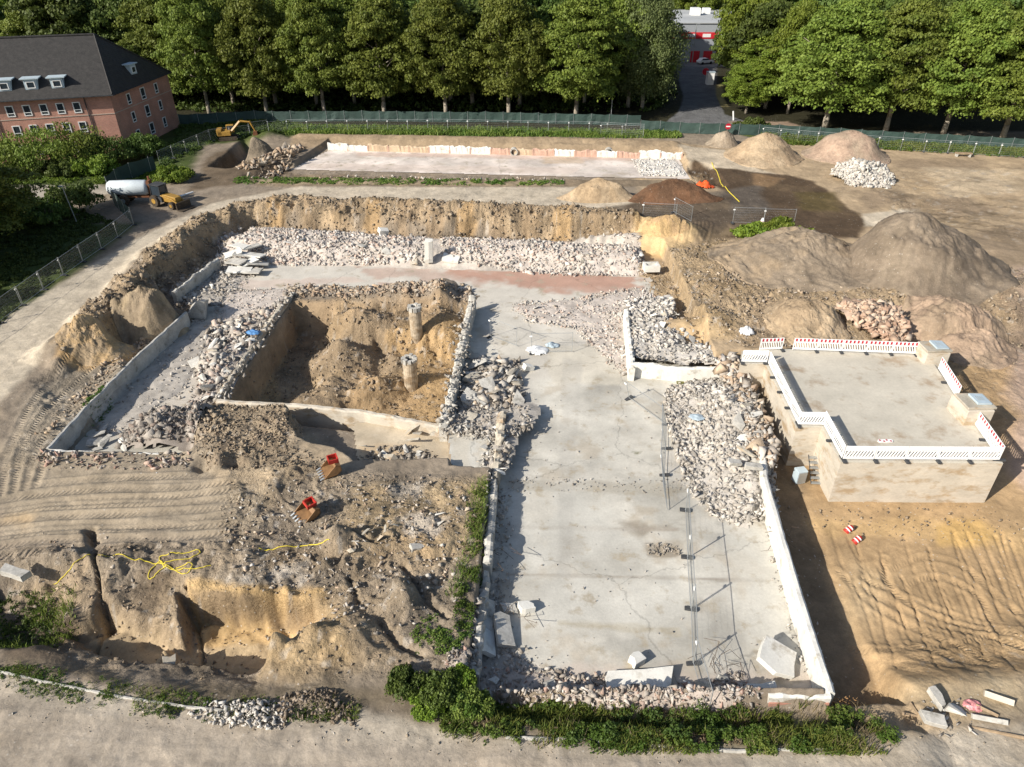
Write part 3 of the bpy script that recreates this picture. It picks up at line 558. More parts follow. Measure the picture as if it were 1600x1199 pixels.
# ------------------------------------------------------------ concrete floors
def sheet(name, poly, z, res, base, ops, material, seed=1, kind='structure'):
    p = np.array(poly); gx = np.arange(p[:, 0].min(), p[:, 0].max() + res, res); gy = np.arange(p[:, 1].min(), p[:, 1].max() + res, res)
    XX, YY = np.meshgrid(gx, gy); C = np.empty(XX.shape + (3,)); C[:] = base
    n1 = fbm(XX, YY, 3.5, 5, seed + 1, .6)[..., None]; C = C * (1 + .5 * n1)
    n2 = sstep((fbm(XX * .5, YY, 1.6, 5, seed + 3, .65) - .12) / .3)[..., None]; C = C * (1 - .35 * n2) + np.array((.62, .58, .50)) * .35 * n2
    n3 = sstep((fbm(XX, YY, 2.2, 5, seed + 6, .6) - .15) / .3)[..., None]; C = C * (1 - .4 * n3) + np.array((.36, .29, .2)) * .4 * n3
    for q, col, soft, en, st in ops:
        m = mask(XX, YY, PP(q, z), soft, en, 1.2, seed) * st; C = C * (1 - m[..., None]) + np.array(col) * m[..., None]
    cx = XX[:-1, :-1] + res / 2; cy = YY[:-1, :-1] + res / 2
    ok = sdist(cx, cy, poly) > 0
    I = np.arange(XX.size).reshape(XX.shape)
    Fq = np.stack([I[:-1, :-1], I[:-1, 1:], I[1:, 1:], I[1:, :-1]], -1)[ok]
    u, inv = np.unique(Fq, return_inverse=True)
    V = np.stack([XX, YY, z + .012 * fbm(XX, YY, 2., 3, seed)], -1).reshape(-1, 3)[u]
    o = np_mesh(name, V, inv.reshape(Fq.shape), material, C.reshape(-1, 3)[u], smooth=True)
    return tag(o, kind=kind)
RB = (.40, .22, .155); PK = (.52, .42, .35); DUST = (.54, .50, .43); CO = (.47, .445, .385); DK = (.20, .165, .12); CO2 = (.54, .52, .46)
sheet('floor', [(-2.3, 20.7), (15.5, 20.7), (17.0, 37), (17.3, 53), (14.8, 60), (15.5, 66), (14.5, 80), (-30.5, 80), (-30.9, 62.6), (-32.6, 39.5), (-22.4, 39.1), (-23.9, 45.7), (-22.7, 65.9), (-3.9, 65.2), (-4.7, 42.2), (-2.0, 40)], -1.5, .16, CO,
      [([(340, 460), (420, 400), (1000, 412), (1010, 470), (890, 480), (740, 470), (440, 455)], DUST, 1, .5, .8),
       ([(280, 500), (460, 455), (320, 640), (120, 700)], (.48, .43, .36), 1, .5, .9),
       ([(560, 418), (860, 424), (1005, 430), (1000, 448), (880, 452), (700, 440), (580, 432)], RB, 1.6, 1.8, .45),
       ([(690, 410), (1000, 424), (1010, 440), (960, 462), (880, 458), (780, 440), (690, 426)], RB, 1.5, 1.7, .7),
       ([(360, 440), (560, 432), (570, 440), (380, 452)], PK, .7, .9, .7), ([(590, 442), (680, 445), (670, 452), (600, 450)], RB, .5, .6, .5),
       ([(745, 470), (960, 470), (985, 560), (900, 600), (790, 590), (760, 520)], DUST, 1., .6, .7),
       ([(860, 540), (975, 545), (970, 600), (860, 600)], (.55, .50, .40), .5, .4, .5), ([(900, 515), (935, 520), (920, 530)], DK, .4, .3, .6),
       ([(875, 838), (912, 845), (908, 865), (880, 872)], DK, .4, .5, .7), ([(960, 815), (1045, 822), (1000, 842)], DK, .5, .5, .65), ([(1010, 850), (1060, 852), (1055, 870), (1012, 870)], DK, .3, .4, .7),
       ([(985, 705), (1003, 706), (995, 712)], (.12, .12, .05), .2, .2, .9), ([(870, 968), (1060, 982), (1060, 992), (870, 978)], (.33, .28, .19), .25, .3, .85),
       ([(790, 750), (1150, 760), (1180, 775), (790, 768)], (.36, .33, .27), .5, .4, .7), ([(790, 820), (1060, 826), (1060, 831), (790, 826)], (.30, .26, .21), .15, .1, .8), ([(790, 895), (1200, 905), (1200, 910), (790, 900)], (.30, .26, .21), .15, .1, .8),
       ([(780, 1040), (1270, 1050), (1290, 1090), (740, 1100)], (.50, .42, .35), 1, .6, .7),
       ([(760, 770), (900, 760), (1000, 850), (830, 900)], CO2, 2, 1, .6), ([(840, 900), (1080, 900), (1100, 980), (850, 980)], CO2, 2, 1, .6), ([(1130, 800), (1190, 780), (1260, 1020), (1170, 1000)], CO2, 1.5, 1, .6),
       ([(1040, 590), (1180, 590), (1215, 810), (1150, 830), (1040, 740)], DUST, 1, .6, .8), ([(735, 560), (815, 560), (835, 660), (700, 680)], (.40, .36, .30), 1, .6, .8), ([(790, 470), (1040, 450), (1000, 560), (900, 530)], DUST, 1, .6, .8),
       ([(880, 560), (910, 565), (890, 900), (870, 900)], (.37, .35, .31), .3, .3, .35)], M['floor'], 1)
sheet('floor', [tuple(P(*q, -1.7)[:2]) for q in ((552, 660), (700, 664), (772, 742), (560, 742))], -1.68, .16, (.44, .37, .27), [([(560, 700), (640, 690), (650, 742), (560, 742)], (.45, .33, .2), 1, .5, .7)], M['floor'], 9)
sheet('floor', [tuple(P(*q, -.7)[:2]) for q in ((700, 668), (788, 674), (768, 742), (706, 738))], -.68, .16, CO2, [([(700, 668), (740, 668), (730, 742), (706, 738)], (.50, .45, .36), .5, .3, .6)], M['floor'], 12)
sheet('floor', [tuple(P(*q, -.8)[:2]) for q in ((455, 265), (513, 236), (700, 238), (1058, 246), (1078, 280), (880, 276))], -.78, .3, (.60, .53, .47),
      [([(480, 255), (900, 262), (900, 272), (480, 264)], PK, 1, .8, .5), ([(560, 238), (1000, 246), (1000, 252), (560, 244)], (.50, .34, .26), .8, .8, .5), ([(850, 245), (910, 246), (910, 256), (850, 256)], (.52, .38, .24), 1, .6, .5)], M['floor'], 15)

# ------------------------------------------------------------ broken basement walls: each stretch is a wall of its own
def wall(pts, th, z0, zt, m, label, jag=.25, px=True, name='concrete_wall', seg=.35, seed=0, step=0., zp=None, cat='wall', lean=0.):
    if px: pts = [tuple(P(x, y, zt if zp is None else zp)[:2]) for x, y in pts]
    r = random.Random(seed); v = []; f = []; seg = seg * (.6 if jag > .11 else .8)
    L = [0.]
    for a, b in zip(pts[:-1], pts[1:]): L.append(L[-1] + math.dist(a, b))
    n = max(2, int(L[-1] / seg)); prev = 0
    for k in range(n + 1):
        s = L[-1] * k / n
        i = max(j for j in range(len(L) - 1) if L[j] <= s + 1e-9); t = (s - L[i]) / (L[i + 1] - L[i]); a, b = Vector(pts[i]), Vector(pts[i + 1])
        p = a.lerp(b, t); d = (b - a).normalized(); nn = Vector((-d.y, d.x))
        prev = prev * .6 + r.uniform(-jag, jag * .35)
        h = [prev + r.uniform(-jag, jag) * .5 for _ in range(3)]
        w = th / 2; j = [r.uniform(-1, .8) * min(.12, jag * .5) for _ in range(3)]
        if step and (k // 3) % 4 == 1: h = [q - step * .7 for q in h]
        zz = [zt + q for q in h]
        v += [(p.x + nn.x * w, p.y + nn.y * w, z0), (p.x + nn.x * (w + j[0]), p.y + nn.y * (w + j[0]), zz[0] - .12), (p.x + nn.x * w * .45, p.y + nn.y * w * .45, zz[1]), (p.x - nn.x * w * .5, p.y - nn.y * w * .5, zz[2]),
              (p.x - nn.x * (w + j[1]), p.y - nn.y * (w + j[1]), zz[2] - .1), (p.x - nn.x * w, p.y - nn.y * w, z0)]
    for k in range(n):
        for q in range(5): f.append((k * 6 + q, k * 6 + q + 1, k * 6 + 7 + q, k * 6 + 6 + q))
        f.append((k * 6 + 5, k * 6, k * 6 + 6, k * 6 + 11))
    f += [(0, 1, 2, 3, 4, 5), tuple(n * 6 + q for q in (5, 4, 3, 2, 1, 0))]
    mb = MB(); mb.add(v, f); o = mb.build(name, m); return tag(o, label, cat)
CW, CC, CD = M['conc_white'], M['conc'], M['conc_dirty']
wall([(1298, 1080), (1248, 925), (1195, 745), (1192, 700)], .5, -2.9, -.05, CW, 'long pale basement wall with flat top along the right side of the big hall floor', .05, seed=1, seg=.6)
wall([(-1.9, 21.6), (-1.5, 28.5)], .5, -1.7, -.1, CC, 'broken grey basement wall beside the leaning slabs at the lower left of the hall floor', .22, px=False, seed=2, step=.3)
wall([(-1.45, 28.9), (-1.2, 36.3)], .5, -1.7, .0, CC, 'grey broken wall top with green weeds on its soil side, left of the hall floor', .16, px=False, seed=3)
wall([(-1.15, 36.7), (-.75, 44.2)], .55, -1.7, -.05, CD, 'short jagged wall between the small room and the hall floor, under pale rubble', .28, px=False, seed=4, step=.3)
wall([(738, 462), (722, 530), (706, 600), (692, 658)], .62, -4.6, .25, CC, 'jagged grey wall with broken crown on the right side of the sand pit', .28, seed=5, step=.35)
wall([(692, 664), (740, 668), (790, 674)], .45, -1.75, -.35, CC, 'low crumbling wall stub between the pit corner and the hall floor', .2, seed=6)
wall([(338, 624), (450, 630), (560, 640), (690, 664)], .5, -4.6, -.75, M['conc_warm'], 'straight low wall along the front edge of the sand pit', .07, seed=7, seg=.6)
wall([(335, 622), (372, 570), (412, 512), (456, 456)], .45, -4.6, -.95, CD, 'dark shaded wall along the left side of the sand pit', .12, seed=8)
wall([(73, 700), (140, 628), (210, 558), (290, 486)], .34, -1.7, .1, CC, 'long grey panel wall along the left side of the narrow courtyard', .05, seed=9, seg=.6)
wall([(270, 455), (308, 425), (340, 402)], .4, -1.7, -.1, CC, 'half buried wall edge above the leaning pale concrete corner piece', .12, seed=10)
wall([(76, 703), (180, 706), (298, 710)], .36, -1.7, .0, CW, 'thin white edged end wall closing the bottom of the narrow courtyard', .06, seed=11, seg=.5)
wall([(575, 741), (640, 735), (700, 735), (768, 741)], .4, -1.8, -.35, CC, 'thin pale wall top in front of the small room beside the digger bucket', .14, seed=12)
wall([(979, 482), (984, 530), (988, 572)], .5, -1.6, .0, CW, 'short white wall end standing left of the rubble filled recess', .15, seed=13)
wall([(990, 566), (1060, 572), (1128, 574)], .45, -1.6, -.1, CW, 'bright whitewashed wall facing the hall floor above the green puddle', .08, seed=14, seg=.5)
wall([(1150, 575), (1172, 640), (1193, 735)], .5, -2.9, -.15, CC, 'ragged broken wall edge under heaped rubble beside the bunker trench', .35, seed=15, step=.4)
wall([(12.35, 20.62), (15.35, 20.58)], .5, -1.7, -.1, CW, 'white plastered end wall with red brick below at the lower right corner of the hall', .08, seed=16, seg=.4, px=False)
wall([(560, 1026), (640, 1030), (722, 1032)], .5, -1.5, -.05, CD, 'low dirty concrete footing above the dark green bushes', .12, seed=17)
wall([(790, 1151), (900, 1153), (1000, 1162), (1150, 1172), (1290, 1168)], .16, -.4, .12, CC, 'weathered kerb line along the weeds beside the lower dirt road', .03, seed=18, name='kerb', cat='kerb')
wall([(-20, 1044), (60, 1062), (180, 1086), (300, 1104), (400, 1114)], .16, -.4, .12, CC, 'weathered kerb line along the dug pit beside the lower dirt road', .03, seed=19, name='kerb', cat='kerb')
# back foundation wall built from panels, with two round pipe openings
bw = empty('foundation_wall', P(530, 226, 0)); tag(bw, 'long low white and pink foundation wall at the far edge of the pale back slab', 'wall')
a_, b_ = P(512, 227, 0), P(1066, 241, 0); npan = 17
BM = [M['conc_white'], mat('pink plaster', (.50, .33, .25), var=.2, scale=.8, fine=5, bump=.01, coord='World'), mat('tan render', (.50, .38, .26), var=.15, scale=.8, coord='World')]
for k in range(npan):
    p, q = a_.lerp(b_, k / npan), a_.lerp(b_, (k + .995) / npan); mb = MB(); c = (p + q) / 2; d = q - p
    rr = random.Random(k); mm = BM[2] if k in (2, 3, 4, 9) else (BM[1] if k in (8, 10, 12, 14) else BM[0])
    hh = 1.35 + rr.uniform(-.12, .12)
    wq = wall([(p.x, p.y), (q.x, q.y)], .4, -1.1, -1.0 + hh, mm, 'x', .16, px=False, seed=k + 70, name='wall_panel', seg=.5); del wq['label'], wq['category']
    o = wq; o.parent = bw; o.matrix_parent_inverse = bw.matrix_basis.inverted()
    mb = MB(); mb.box((q.x, q.y, -.45), (.22, .46, 1.2), math.atan2(d.y, d.x)); o = mb.build('pier', BM[1]); o.parent = bw; o.matrix_parent_inverse = bw.matrix_basis.inverted()
for px in (803, 951):
    p = P(px, 238, -.4); mb = MB(); mb.lathe((p.x, p.y - .05, p.z + .15), [(.62, .3), (.62, -.6), (.45, -.6), (.45, .3)], 18, axis='y'); o = mb.build('pipe_opening', M['conc']); o.parent = bw; o.matrix_parent_inverse = bw.matrix_basis.inverted()
    mb = MB(); mb.lathe((p.x, p.y - .3, p.z + .15), [(.44, .0), (.44, .04)], 18, axis='y'); o = mb.build('pipe_bore', M['black']); o.parent = bw; o.matrix_parent_inverse = bw.matrix_basis.inverted()
def child(mb, name, m, par, **k):     # world-space mesh kept where it is under its thing
    o = mb.build(name, m, **k); o.parent = par; o.matrix_parent_inverse = par.matrix_basis.inverted(); return o
e_ = empty('brick_course', (13.8, 20.3, -.9)); tag(e_, 'band of red brickwork below the white end wall at the hall corner', 'brickwork')
mb = MB(); mb.box((13.85, 20.325, -.95), (2.9, .08, .75)); child(mb, 'brick_face', M['brick'], e_)
# leaning corner piece
r = empty('leaning_slab', P(312, 497, -1.5)); tag(r, 'pale triangular concrete corner piece leaning at the top of the courtyard wall', 'slab')
p0 = P(290, 497, -1.4); p1 = P(322, 499, -1.4); p2 = P(326, 468, -.9); pt = P(309, 470, .6)
mb = MB(); v = [p0, p1, p2, P(300, 476, -1.2), pt, pt + Vector((.5, .2, -.2))]
mb.add(v, [(0, 1, 4), (1, 2, 5), (1, 5, 4), (2, 3, 4, 5), (3, 0, 4), (0, 3, 2, 1)]); child(mb, 'slab_body', CC, r)

# ------------------------------------------------------------ bunker block with its two vent boxes
FP = [(21.8, 36.6), (32.5, 36.5), (34.4, 50.6), (23.3, 51.5), (19.2, 51.2), (18.5, 49.1), (20.55, 49.1), (20.15, 40.5), (21.95, 40.5)]
bk = empty('bunker', (27, 43, -2.5)); tag(bk, 'massive pale concrete bunker block with stepped outline rising out of the pit', 'bunker')
mb = MB(); mb.prism(FP, -3.2, .97); child(mb, 'wall', M['conc_warm'], bk)
mb = MB(); mb.prism(FP, .973, 1.0); child(mb, 'roof', M['roofdeck'], bk)
def ventbox(px0, py0, lx, ly, lz, rz, label, hatch_m):
    c = P(px0, py0, 1.0); e = empty('vent_box', (c.x, c.y, 1.0), rz)
    mb = MB(); mb.box((0, 0, lz / 2 - 1.2), (lx, ly, lz + 2.4)); mb.build('shaft', M['conc_warm'], e, bevel=.04)
    mb = MB(); mb.box((.12, 0, lz + .09), (lx + .14, ly * .86, .16)); mb.build('cap', M['conc_dirty'], e, bevel=.03)
    mb = MB(); mb.add([(-.1, -.62, lz + .2), (.9, -.62, lz + .2), (.9, .62, lz + .2), (-.1, .62, lz + .2), (-.1, -.62, lz + .36), (.9, -.62, lz + .3), (.9, .62, lz + .3), (-.1, .62, lz + .36), ], [(0, 1, 5, 4), (1, 2, 6, 5), (2, 3, 7, 6), (3, 0, 4, 7), (4, 5, 6, 7), (0, 3, 2, 1)])
    h = mb.build('hatch', hatch_m, e)
    mb = MB()
    for k in range(4): mb.box((.15 + .14 * k, 0, lz + .36 - .01 * k), (.03, .5, .03))
    mb.build('rib', M['steel'], h)
    return tag(e, label, 'vent shaft')
ventbox(1452, 560, 1.9, 1.9, 1.0, .02, 'square concrete shaft with grey lid at the far right corner of the bunker roof', M['zinc'])
ventbox(1511, 651, 1.9, 2.2, 1.25, .02, 'square concrete shaft with ribbed grey lid halfway along the right edge of the bunker roof', M['zinc'])
# ------------------------------------------------------------ plastic barrier fences on the bunker
def make_barrier():
    r = empty('barrier', (0, 0, 0)); Lb = 1.96
    mb = MB(); mb.box((0, 0, .86), (Lb, .045, .27)); mb.build('top_board', M['white'], r, bevel=.01)
    mb = MB(); mb.box((0, 0, .67), (Lb, .035, .05)); mb.box((0, 0, .17), (Lb, .045, .14))
    for s in (-1, 1): mb.box((s * (Lb / 2 - .03), 0, .45), (.05, .05, .78))
    for k in range(9):
        x = -.80 + k * .2; mb.add([(x + dx + sh, dy, z) for z, sh in ((.22, -.08), (.66, .10)) for dx, dy in ((-.045, -.018), (.045, -.018), (.045, .018), (-.045, .018))], [(0, 3, 2, 1), (4, 5, 6, 7), (0, 1, 5, 4), (1, 2, 6, 5), (2, 3, 7, 6), (3, 0, 4, 7)])
    mb.build('grille', M['white'], r)
    for k in range(6):
        mb = MB(); mb.box((-.80 + k * .32, .026, .86), (.16, .005, .21)); mb.build('red_stripe', M['redfilm'], r)
    mb = MB(); mb.box((-.95, 0, .055), (.22, .80, .11)); mb.build('foot', M['rubber'], r, bevel=.02)
    return r
ORD = ['first', 'second', 'third', 'fourth', 'fifth', 'sixth', 'seventh', 'eighth', 'ninth', 'tenth', 'eleventh', 'twelfth', 'thirteenth', 'fourteenth', 'fifteenth', 'sixteenth']
def ordw(k, n, end='of '): return ORD[k] + ' counted from its left end'
bar0 = make_barrier(); used = [0]; BG = 'plastic barriers round the bunker roof edge'
def barrier_row(a, b, label, z=1.0, flip=False):
    a, b = Vector(a), Vector(b); L = (b - a).length; n = max(1, round(L / 2.0)); d = (b - a).normalized(); rz = math.atan2(d.y, d.x)
    for k in range(n):
        o = bar0 if not used[0] else copy_tree(bar0); used[0] = 1
        c = a.lerp(b, (k + .5) / n); o.location = (c.x, c.y, z); o.rotation_euler.z = rz; o.scale = (L / n / 2.0, 1, 1.18)
        tag(o, label if n == 1 else label + ', ' + ordw(k, n), 'barrier', BG)
i = .22   # the striped side (+y of the panel) faces the middle of the roof
barrier_row((21.75 + i, 36.75 + .1), (32.35, 36.65 + .1), 'white slotted barrier along the front roof edge')
barrier_row((32.35, 36.75), (32.95, 41.0), 'red and white barrier at the right front roof edge')
barrier_row((33.35, 44.0), (34.1, 48.3), 'red and white barrier between the two vent shafts')
barrier_row((33.4, 50.55), (23.4, 51.3), 'red and white barrier along the far roof edge')
barrier_row((22.6, 51.35), (20.6, 51.2), 'single red and white barrier on the far left end of the bunker roof')
barrier_row((18.6, 49.3), (20.7, 49.25), 'single white barrier panel on the left projection of the bunker')
barrier_row((20.75, 49.1), (20.35, 40.75), 'white barrier along the left roof edge')
barrier_row((20.3, 40.72), (22.2, 40.68), 'short white barrier across the notch in the bunker roof edge')
barrier_row((22.15, 40.9), (21.95, 36.9), 'white barrier between notch and front left corner')
# children rows facing the right way: rows that must show the stripes inwards are turned
o = empty('warning_board', P(1383, 690, 1.0), .05); tag(o, 'small red and white striped board lying flat on the bunker roof', 'board')
mb = MB(); mb.prism([(-.55, 0), (-.45, -.16), (.45, -.16), (.55, 0), (.45, .16), (-.45, .16)], .02, .07); mb.build('board', M['white'], o)
mb = MB()
for k in range(4): mb.box((-.36 + .24 * k, (-1) ** k * .06, .075), (.12, .14, .006))
mb.build('stripe', M['redfilm'], o)
# steps and cabinet in the notch
o = empty('steel_steps', P(1272, 750, -2.5), 1.5); tag(o, 'small dark steel steps leading down beside the bunker notch', 'steps')
mb = MB(); [mb.box((-.5 + .3 * k, 0, .15 + .22 * k), (.26, .8, .04)) for k in range(6)]; mb.build('tread', M['steel'], o)
mb = MB(); [mb.bar((-.6, s, .1), (1.1, s, 1.4), .03) for s in (-.4, .4)]; mb.build('stringer', M['rubber'], o)
o = empty('equipment_cabinet', P(1247, 752, -2.5), .2); tag(o, 'grey metal cabinet standing in the shade at the bunker notch', 'cabinet')
mb = MB(); mb.box((0, 0, .55), (.75, .6, 1.1)); mb.build('cabinet_body', M['zinc'], o, bevel=.03)
mb = MB(); mb.box((0, -.32, .55), (.6, .03, .9)); mb.build('door', M['steel'], o)

# ------------------------------------------------------------ rubble
def hull(seed, box=(1, .8, .6), n=11):
    r = random.Random(seed); bm = bmesh.new()
    for k in range(n):
        q = Vector([r.uniform(-1, 1) for _ in range(3)]); q /= max(abs(c) for c in q) ** .95
        bm.verts.new((q.x * box[0] * r.uniform(.75, 1), q.y * box[1] * r.uniform(.75, 1), q.z * box[2]))
    g = bmesh.ops.convex_hull(bm, input=bm.verts)
    bmesh.ops.delete(bm, geom=[e for e in bm.verts if not e.link_faces], context='VERTS')
    bmesh.ops.triangulate(bm, faces=bm.faces); bmesh.ops.recalc_face_normals(bm, faces=bm.faces); bm.verts.ensure_lookup_table()
    V = np.array([v.co[:] for v in bm.verts]) * .5; Fv = np.array([[v.index for v in f.verts] for f in bm.faces]); bm.free(); return V, Fv
HUL = [hull(k, b, n) for k, (b, n) in enumerate([((1, .8, .6), 8), ((1, .6, .3), 8), ((1, .9, .8), 9), ((1, .42, .3), 8), ((1, .75, .2), 8), ((1, .9, .6), 8)])]
def rots(n):
    q = rng.normal(size=(n, 4)); q /= np.linalg.norm(q, axis=1)[:, None]; a, b, c, d = q.T
    return np.stack([1 - 2 * (c * c + d * d), 2 * (b * c - a * d), 2 * (b * d + a * c), 2 * (b * c + a * d), 1 - 2 * (b * b + d * d), 2 * (c * d - a * b), 2 * (b * d - a * c), 2 * (c * d + a * b), 1 - 2 * (b * b + c * c)], 1).reshape(n, 3, 3)
WH = [(.58, .54, .48), (.45, .42, .37), (.50, .44, .37), (.30, .275, .24), (.56, .54, .50)]
PKP = WH + WH[:2] + [(.50, .39, .32), (.44, .30, .23), (.56, .48, .42)]; BRK = [(.40, .22, .16), (.46, .32, .25), (.55, .50, .44), (.60, .56, .52), (.38, .24, .17)]
GRP = [(.26, .23, .19), (.34, .31, .27), (.20, .17, .14), (.42, .38, .32), (.30, .25, .19)]; TANP = [(.46, .34, .22), (.40, .28, .18), (.52, .42, .31), (.34, .23, .15)]
REDP = [(.45, .31, .22), (.50, .38, .28), (.36, .22, .15), (.54, .45, .35)]
def in_poly(poly, n):
    p = np.array(poly); out = np.zeros((0, 2))
    while len(out) < n:
        c = rng.uniform(p.min(0), p.max(0), (n * 2, 2)); out = np.concatenate([out, c[sdist(c[:, 0], c[:, 1], poly) > rng.uniform(-.8, .3, n * 2)]])
    return out[:n]
CLP = [(.27, .215, .155), (.22, .17, .12), (.33, .26, .18), (.18, .14, .1), (.38, .31, .22)]
def rocks(name, label, cat, poly, n, smin, smax, pal, z=-1.5, px=True, pw=2.6, lift=None, kind='stuff', zf=None, sink=.12, group=None):
    if px: poly = PP(poly, z)
    n = int(n * 2.8) if smax > .3 and n > 600 else n; pw = pw + 2.2 if n > 600 else pw; smin *= .55; p = in_poly(poly, n)
    dn = fbm(p[:, 0], p[:, 1], 1.8, 3, int(poly[0][0] * 10) % 50); s = (smin + (smax * 1.15 - smin) * rng.random(n) ** pw) * (1 + .5 * dn)
    zb = np.maximum(zat(p[:, 0], p[:, 1]), min(z, -1.5) if z < -.6 and z > -2 else -99) if zf is None else zf(p[:, 0], p[:, 1])
    if lift: zb = zb + lift(p[:, 0], p[:, 1])
    Vs, Fs, Cs, b = [], [], [], 0; R = rots(n); pa = np.array(pal)
    for k, (V, Fv) in enumerate(HUL):
        q = np.where(np.arange(n) % len(HUL) == k)[0]
        sc = s[q, None] * rng.uniform(.75, 1.2, (len(q), 3))
        W_ = np.einsum('nij,nvj->nvi', R[q], V[None] * sc[:, None]); W_[:, :, :2] += p[q][:, None]; W_[:, :, 2] += (zb[q] + s[q] * sink)[:, None]
        c = pa[rng.integers(0, len(pa), len(q))]; c = (c * .62 + pa.mean(0) * .38) * rng.uniform(.75, 1.05, (len(q), 1)) * (1 + .3 * dn[q, None])
        Vs.append(W_.reshape(-1, 3)); Cs.append(np.repeat(c, len(V), 0)); Fs.append((Fv[None] + (np.arange(len(q)) * len(V))[:, None, None] + b).reshape(-1, 3)); b += len(q) * len(V)
    if n > 1500 and pal is not CLP and (z <= -.6 or lift):
        q = np.array(poly); res = .22; gx = np.arange(q[:, 0].min() - 1, q[:, 0].max() + 1, res); gy = np.arange(q[:, 1].min() - 1, q[:, 1].max() + 1, res); GX, GY = np.meshgrid(gx, gy)
        sd = sdist(GX, GY, poly) + .5 * fbm(GX, GY, 1.5, 3, 9); fz = zf(GX, GY) if zf is not None else np.maximum(zat(GX, GY), min(z, -1.5) if -2 < z < -.6 else -99)
        if lift: fz = fz + lift(GX.ravel(), GY.ravel()).reshape(GX.shape)
        fz = fz + np.clip(sd * .25, -.12, .10) + .10 * fbm(GX, GY, .7, 4, 12) * np.clip(sd, 0, 1) + .04 * (rng.random(GX.shape) - .5)
        I = np.arange(GX.size).reshape(GX.shape); Q4 = np.stack([I[:-1, :-1], I[:-1, 1:], I[1:, 1:], I[1:, :-1]], -1)[(sd > -.45)[:-1, :-1]]; u_, iv = np.unique(Q4, return_inverse=True); Q4 = iv.reshape(Q4.shape) + b
        cc = pa.mean(0) * (1.0 + .25 * fbm(GX, GY, 1.2, 4, 14)[..., None]); Vs.append(np.stack([GX, GY, fz], -1).reshape(-1, 3)[u_]); Cs.append(cc.reshape(-1, 3)[u_]); Fs.append(np.concatenate([Q4[:, :3], Q4[:, [0, 2, 3]]]))
    o = np_mesh(name, np.concatenate(Vs), np.concatenate(Fs), M['rock'], np.concatenate(Cs))
    return tag(o, label, cat, group, kind)
def mound(cx, cy, rx, ry, h):
    return lambda x, y: h * np.clip(1 - np.hypot((x - cx) / rx, (y - cy) / ry), 0, 1)
def mpx(px, py, rx, ry, h, z=-1.5): c = P(px, py, z); return mound(c.x, c.y, rx, ry, h)
def lsum(*fs): return lambda x, y: sum(f(x, y) for f in fs) * (.85 + .35 * fbm(x, y, 1.4, 3, 17))
R_ = rocks
R_('rubble', 'broad bank of white and pink rubble along the back of the big slab', 'rubble', [(345, 372), (400, 356), (640, 368), (668, 372), (660, 408), (430, 406), (345, 400)], 6500, .14, .62, PKP, -.9)
R_('rubble', 'bank of white and pink rubble right of the upright concrete post', 'rubble', [(690, 372), (1000, 384), (1000, 424), (860, 420), (700, 402)], 5000, .14, .62, PKP, -.9)
R_('rubble', 'small grey rubble round the stacked slabs by the buried wall edge', 'rubble', [(270, 458), (350, 395), (420, 410), (380, 440), (350, 480), (310, 480)], 1900, .18, .6, GRP + WH, -1.5)
R_('rubble', 'fine white rubble between the courtyard and the back slab', 'rubble', [(355, 455), (455, 452), (450, 470), (400, 500), (345, 510), (340, 480)], 2000, .1, .34, PKP, -1.5)
R_('rubble', 'band of grey and white rubble beside the left wall of the sand pit', 'rubble', [(330, 515), (430, 480), (410, 520), (372, 575), (340, 622), (322, 640), (300, 640), (320, 590)], 1300, .15, .9, GRP + PKP, -1.5, lift=lsum(mpx(355, 560, 3, 7, .6)))
R_('rubble', 'thin scatter of rubble on the narrow courtyard floor', 'rubble', [(240, 560), (310, 500), (330, 520), (290, 610), (200, 665), (150, 680), (180, 620)], 1100, .05, .4, GRP + WH, -1.5, pw=4.5)
R_('rubble_heap', 'dark heap of broken concrete and bricks at the bottom end of the courtyard', 'rubble heap', [(190, 695), (215, 655), (260, 640), (320, 640), (335, 660), (295, 702), (220, 702)], 1500, .12, .7, [(.24, .22, .19), (.32, .29, .25), (.16, .14, .12), (.42, .38, .33), (.27, .2, .16)], -1.5, lift=lsum(mpx(265, 682, 3.6, 3.4, 2.2)))
R_('rubble', 'rubble crumbs on the far edge of the sand pit', 'rubble', [(450, 447), (560, 450), (735, 455), (735, 470), (560, 462), (450, 460)], 1800, .14, .6, GRP + TANP, -1.4)
R_('rubble', 'rubble along the right side of the sand pit wall', 'rubble', [(742, 560), (800, 565), (810, 640), (830, 660), (790, 670), (705, 650), (725, 600)], 900, .15, .9, GRP + WH + TANP[:1], -1.5, lift=lsum(mpx(770, 600, 2.6, 4, .7)))
R_('rubble', 'white rubble spread over the slab before the white wall end', 'rubble', [(800, 478), (900, 470), (1000, 450), (1030, 480), (980, 530), (985, 590), (950, 560), (900, 510), (830, 500)], 4200, .08, .42, PKP, -1.5)
R_('rubble', 'white rubble filling the recess behind the whitewashed wall', 'rubble', [(980, 480), (1040, 470), (1060, 540), (1140, 560), (1135, 572), (995, 562)], 2800, .1, .6, WH, -.9, zf=lambda x, y: -.55 + .35 * fbm(x, y, 2, 3, 5))
R_('rubble_heap', 'long sloping heap of white rubble against the ragged wall by the bunker trench', 'rubble heap', [(1050, 610), (1110, 596), (1165, 600), (1190, 700), (1200, 800), (1150, 820), (1110, 790), (1060, 720), (1045, 660)], 7500, .07, .6, WH + PKP[:3] + GRP[:2], -1.5, lift=lsum(mpx(1140, 660, 4.4, 7, 1.9), mpx(1165, 760, 2.6, 5, 1.2)))
R_('rubble', 'broken pieces on the ragged wall crown beside the bunker trench', 'rubble', [(1128, 560), (1160, 570), (1200, 690), (1196, 730), (1160, 660), (1135, 600)], 700, .2, 1.0, WH + TANP, -.3, zf=lambda x, y: -.35 + .2 * fbm(x, y, 1.5, 3, 5))
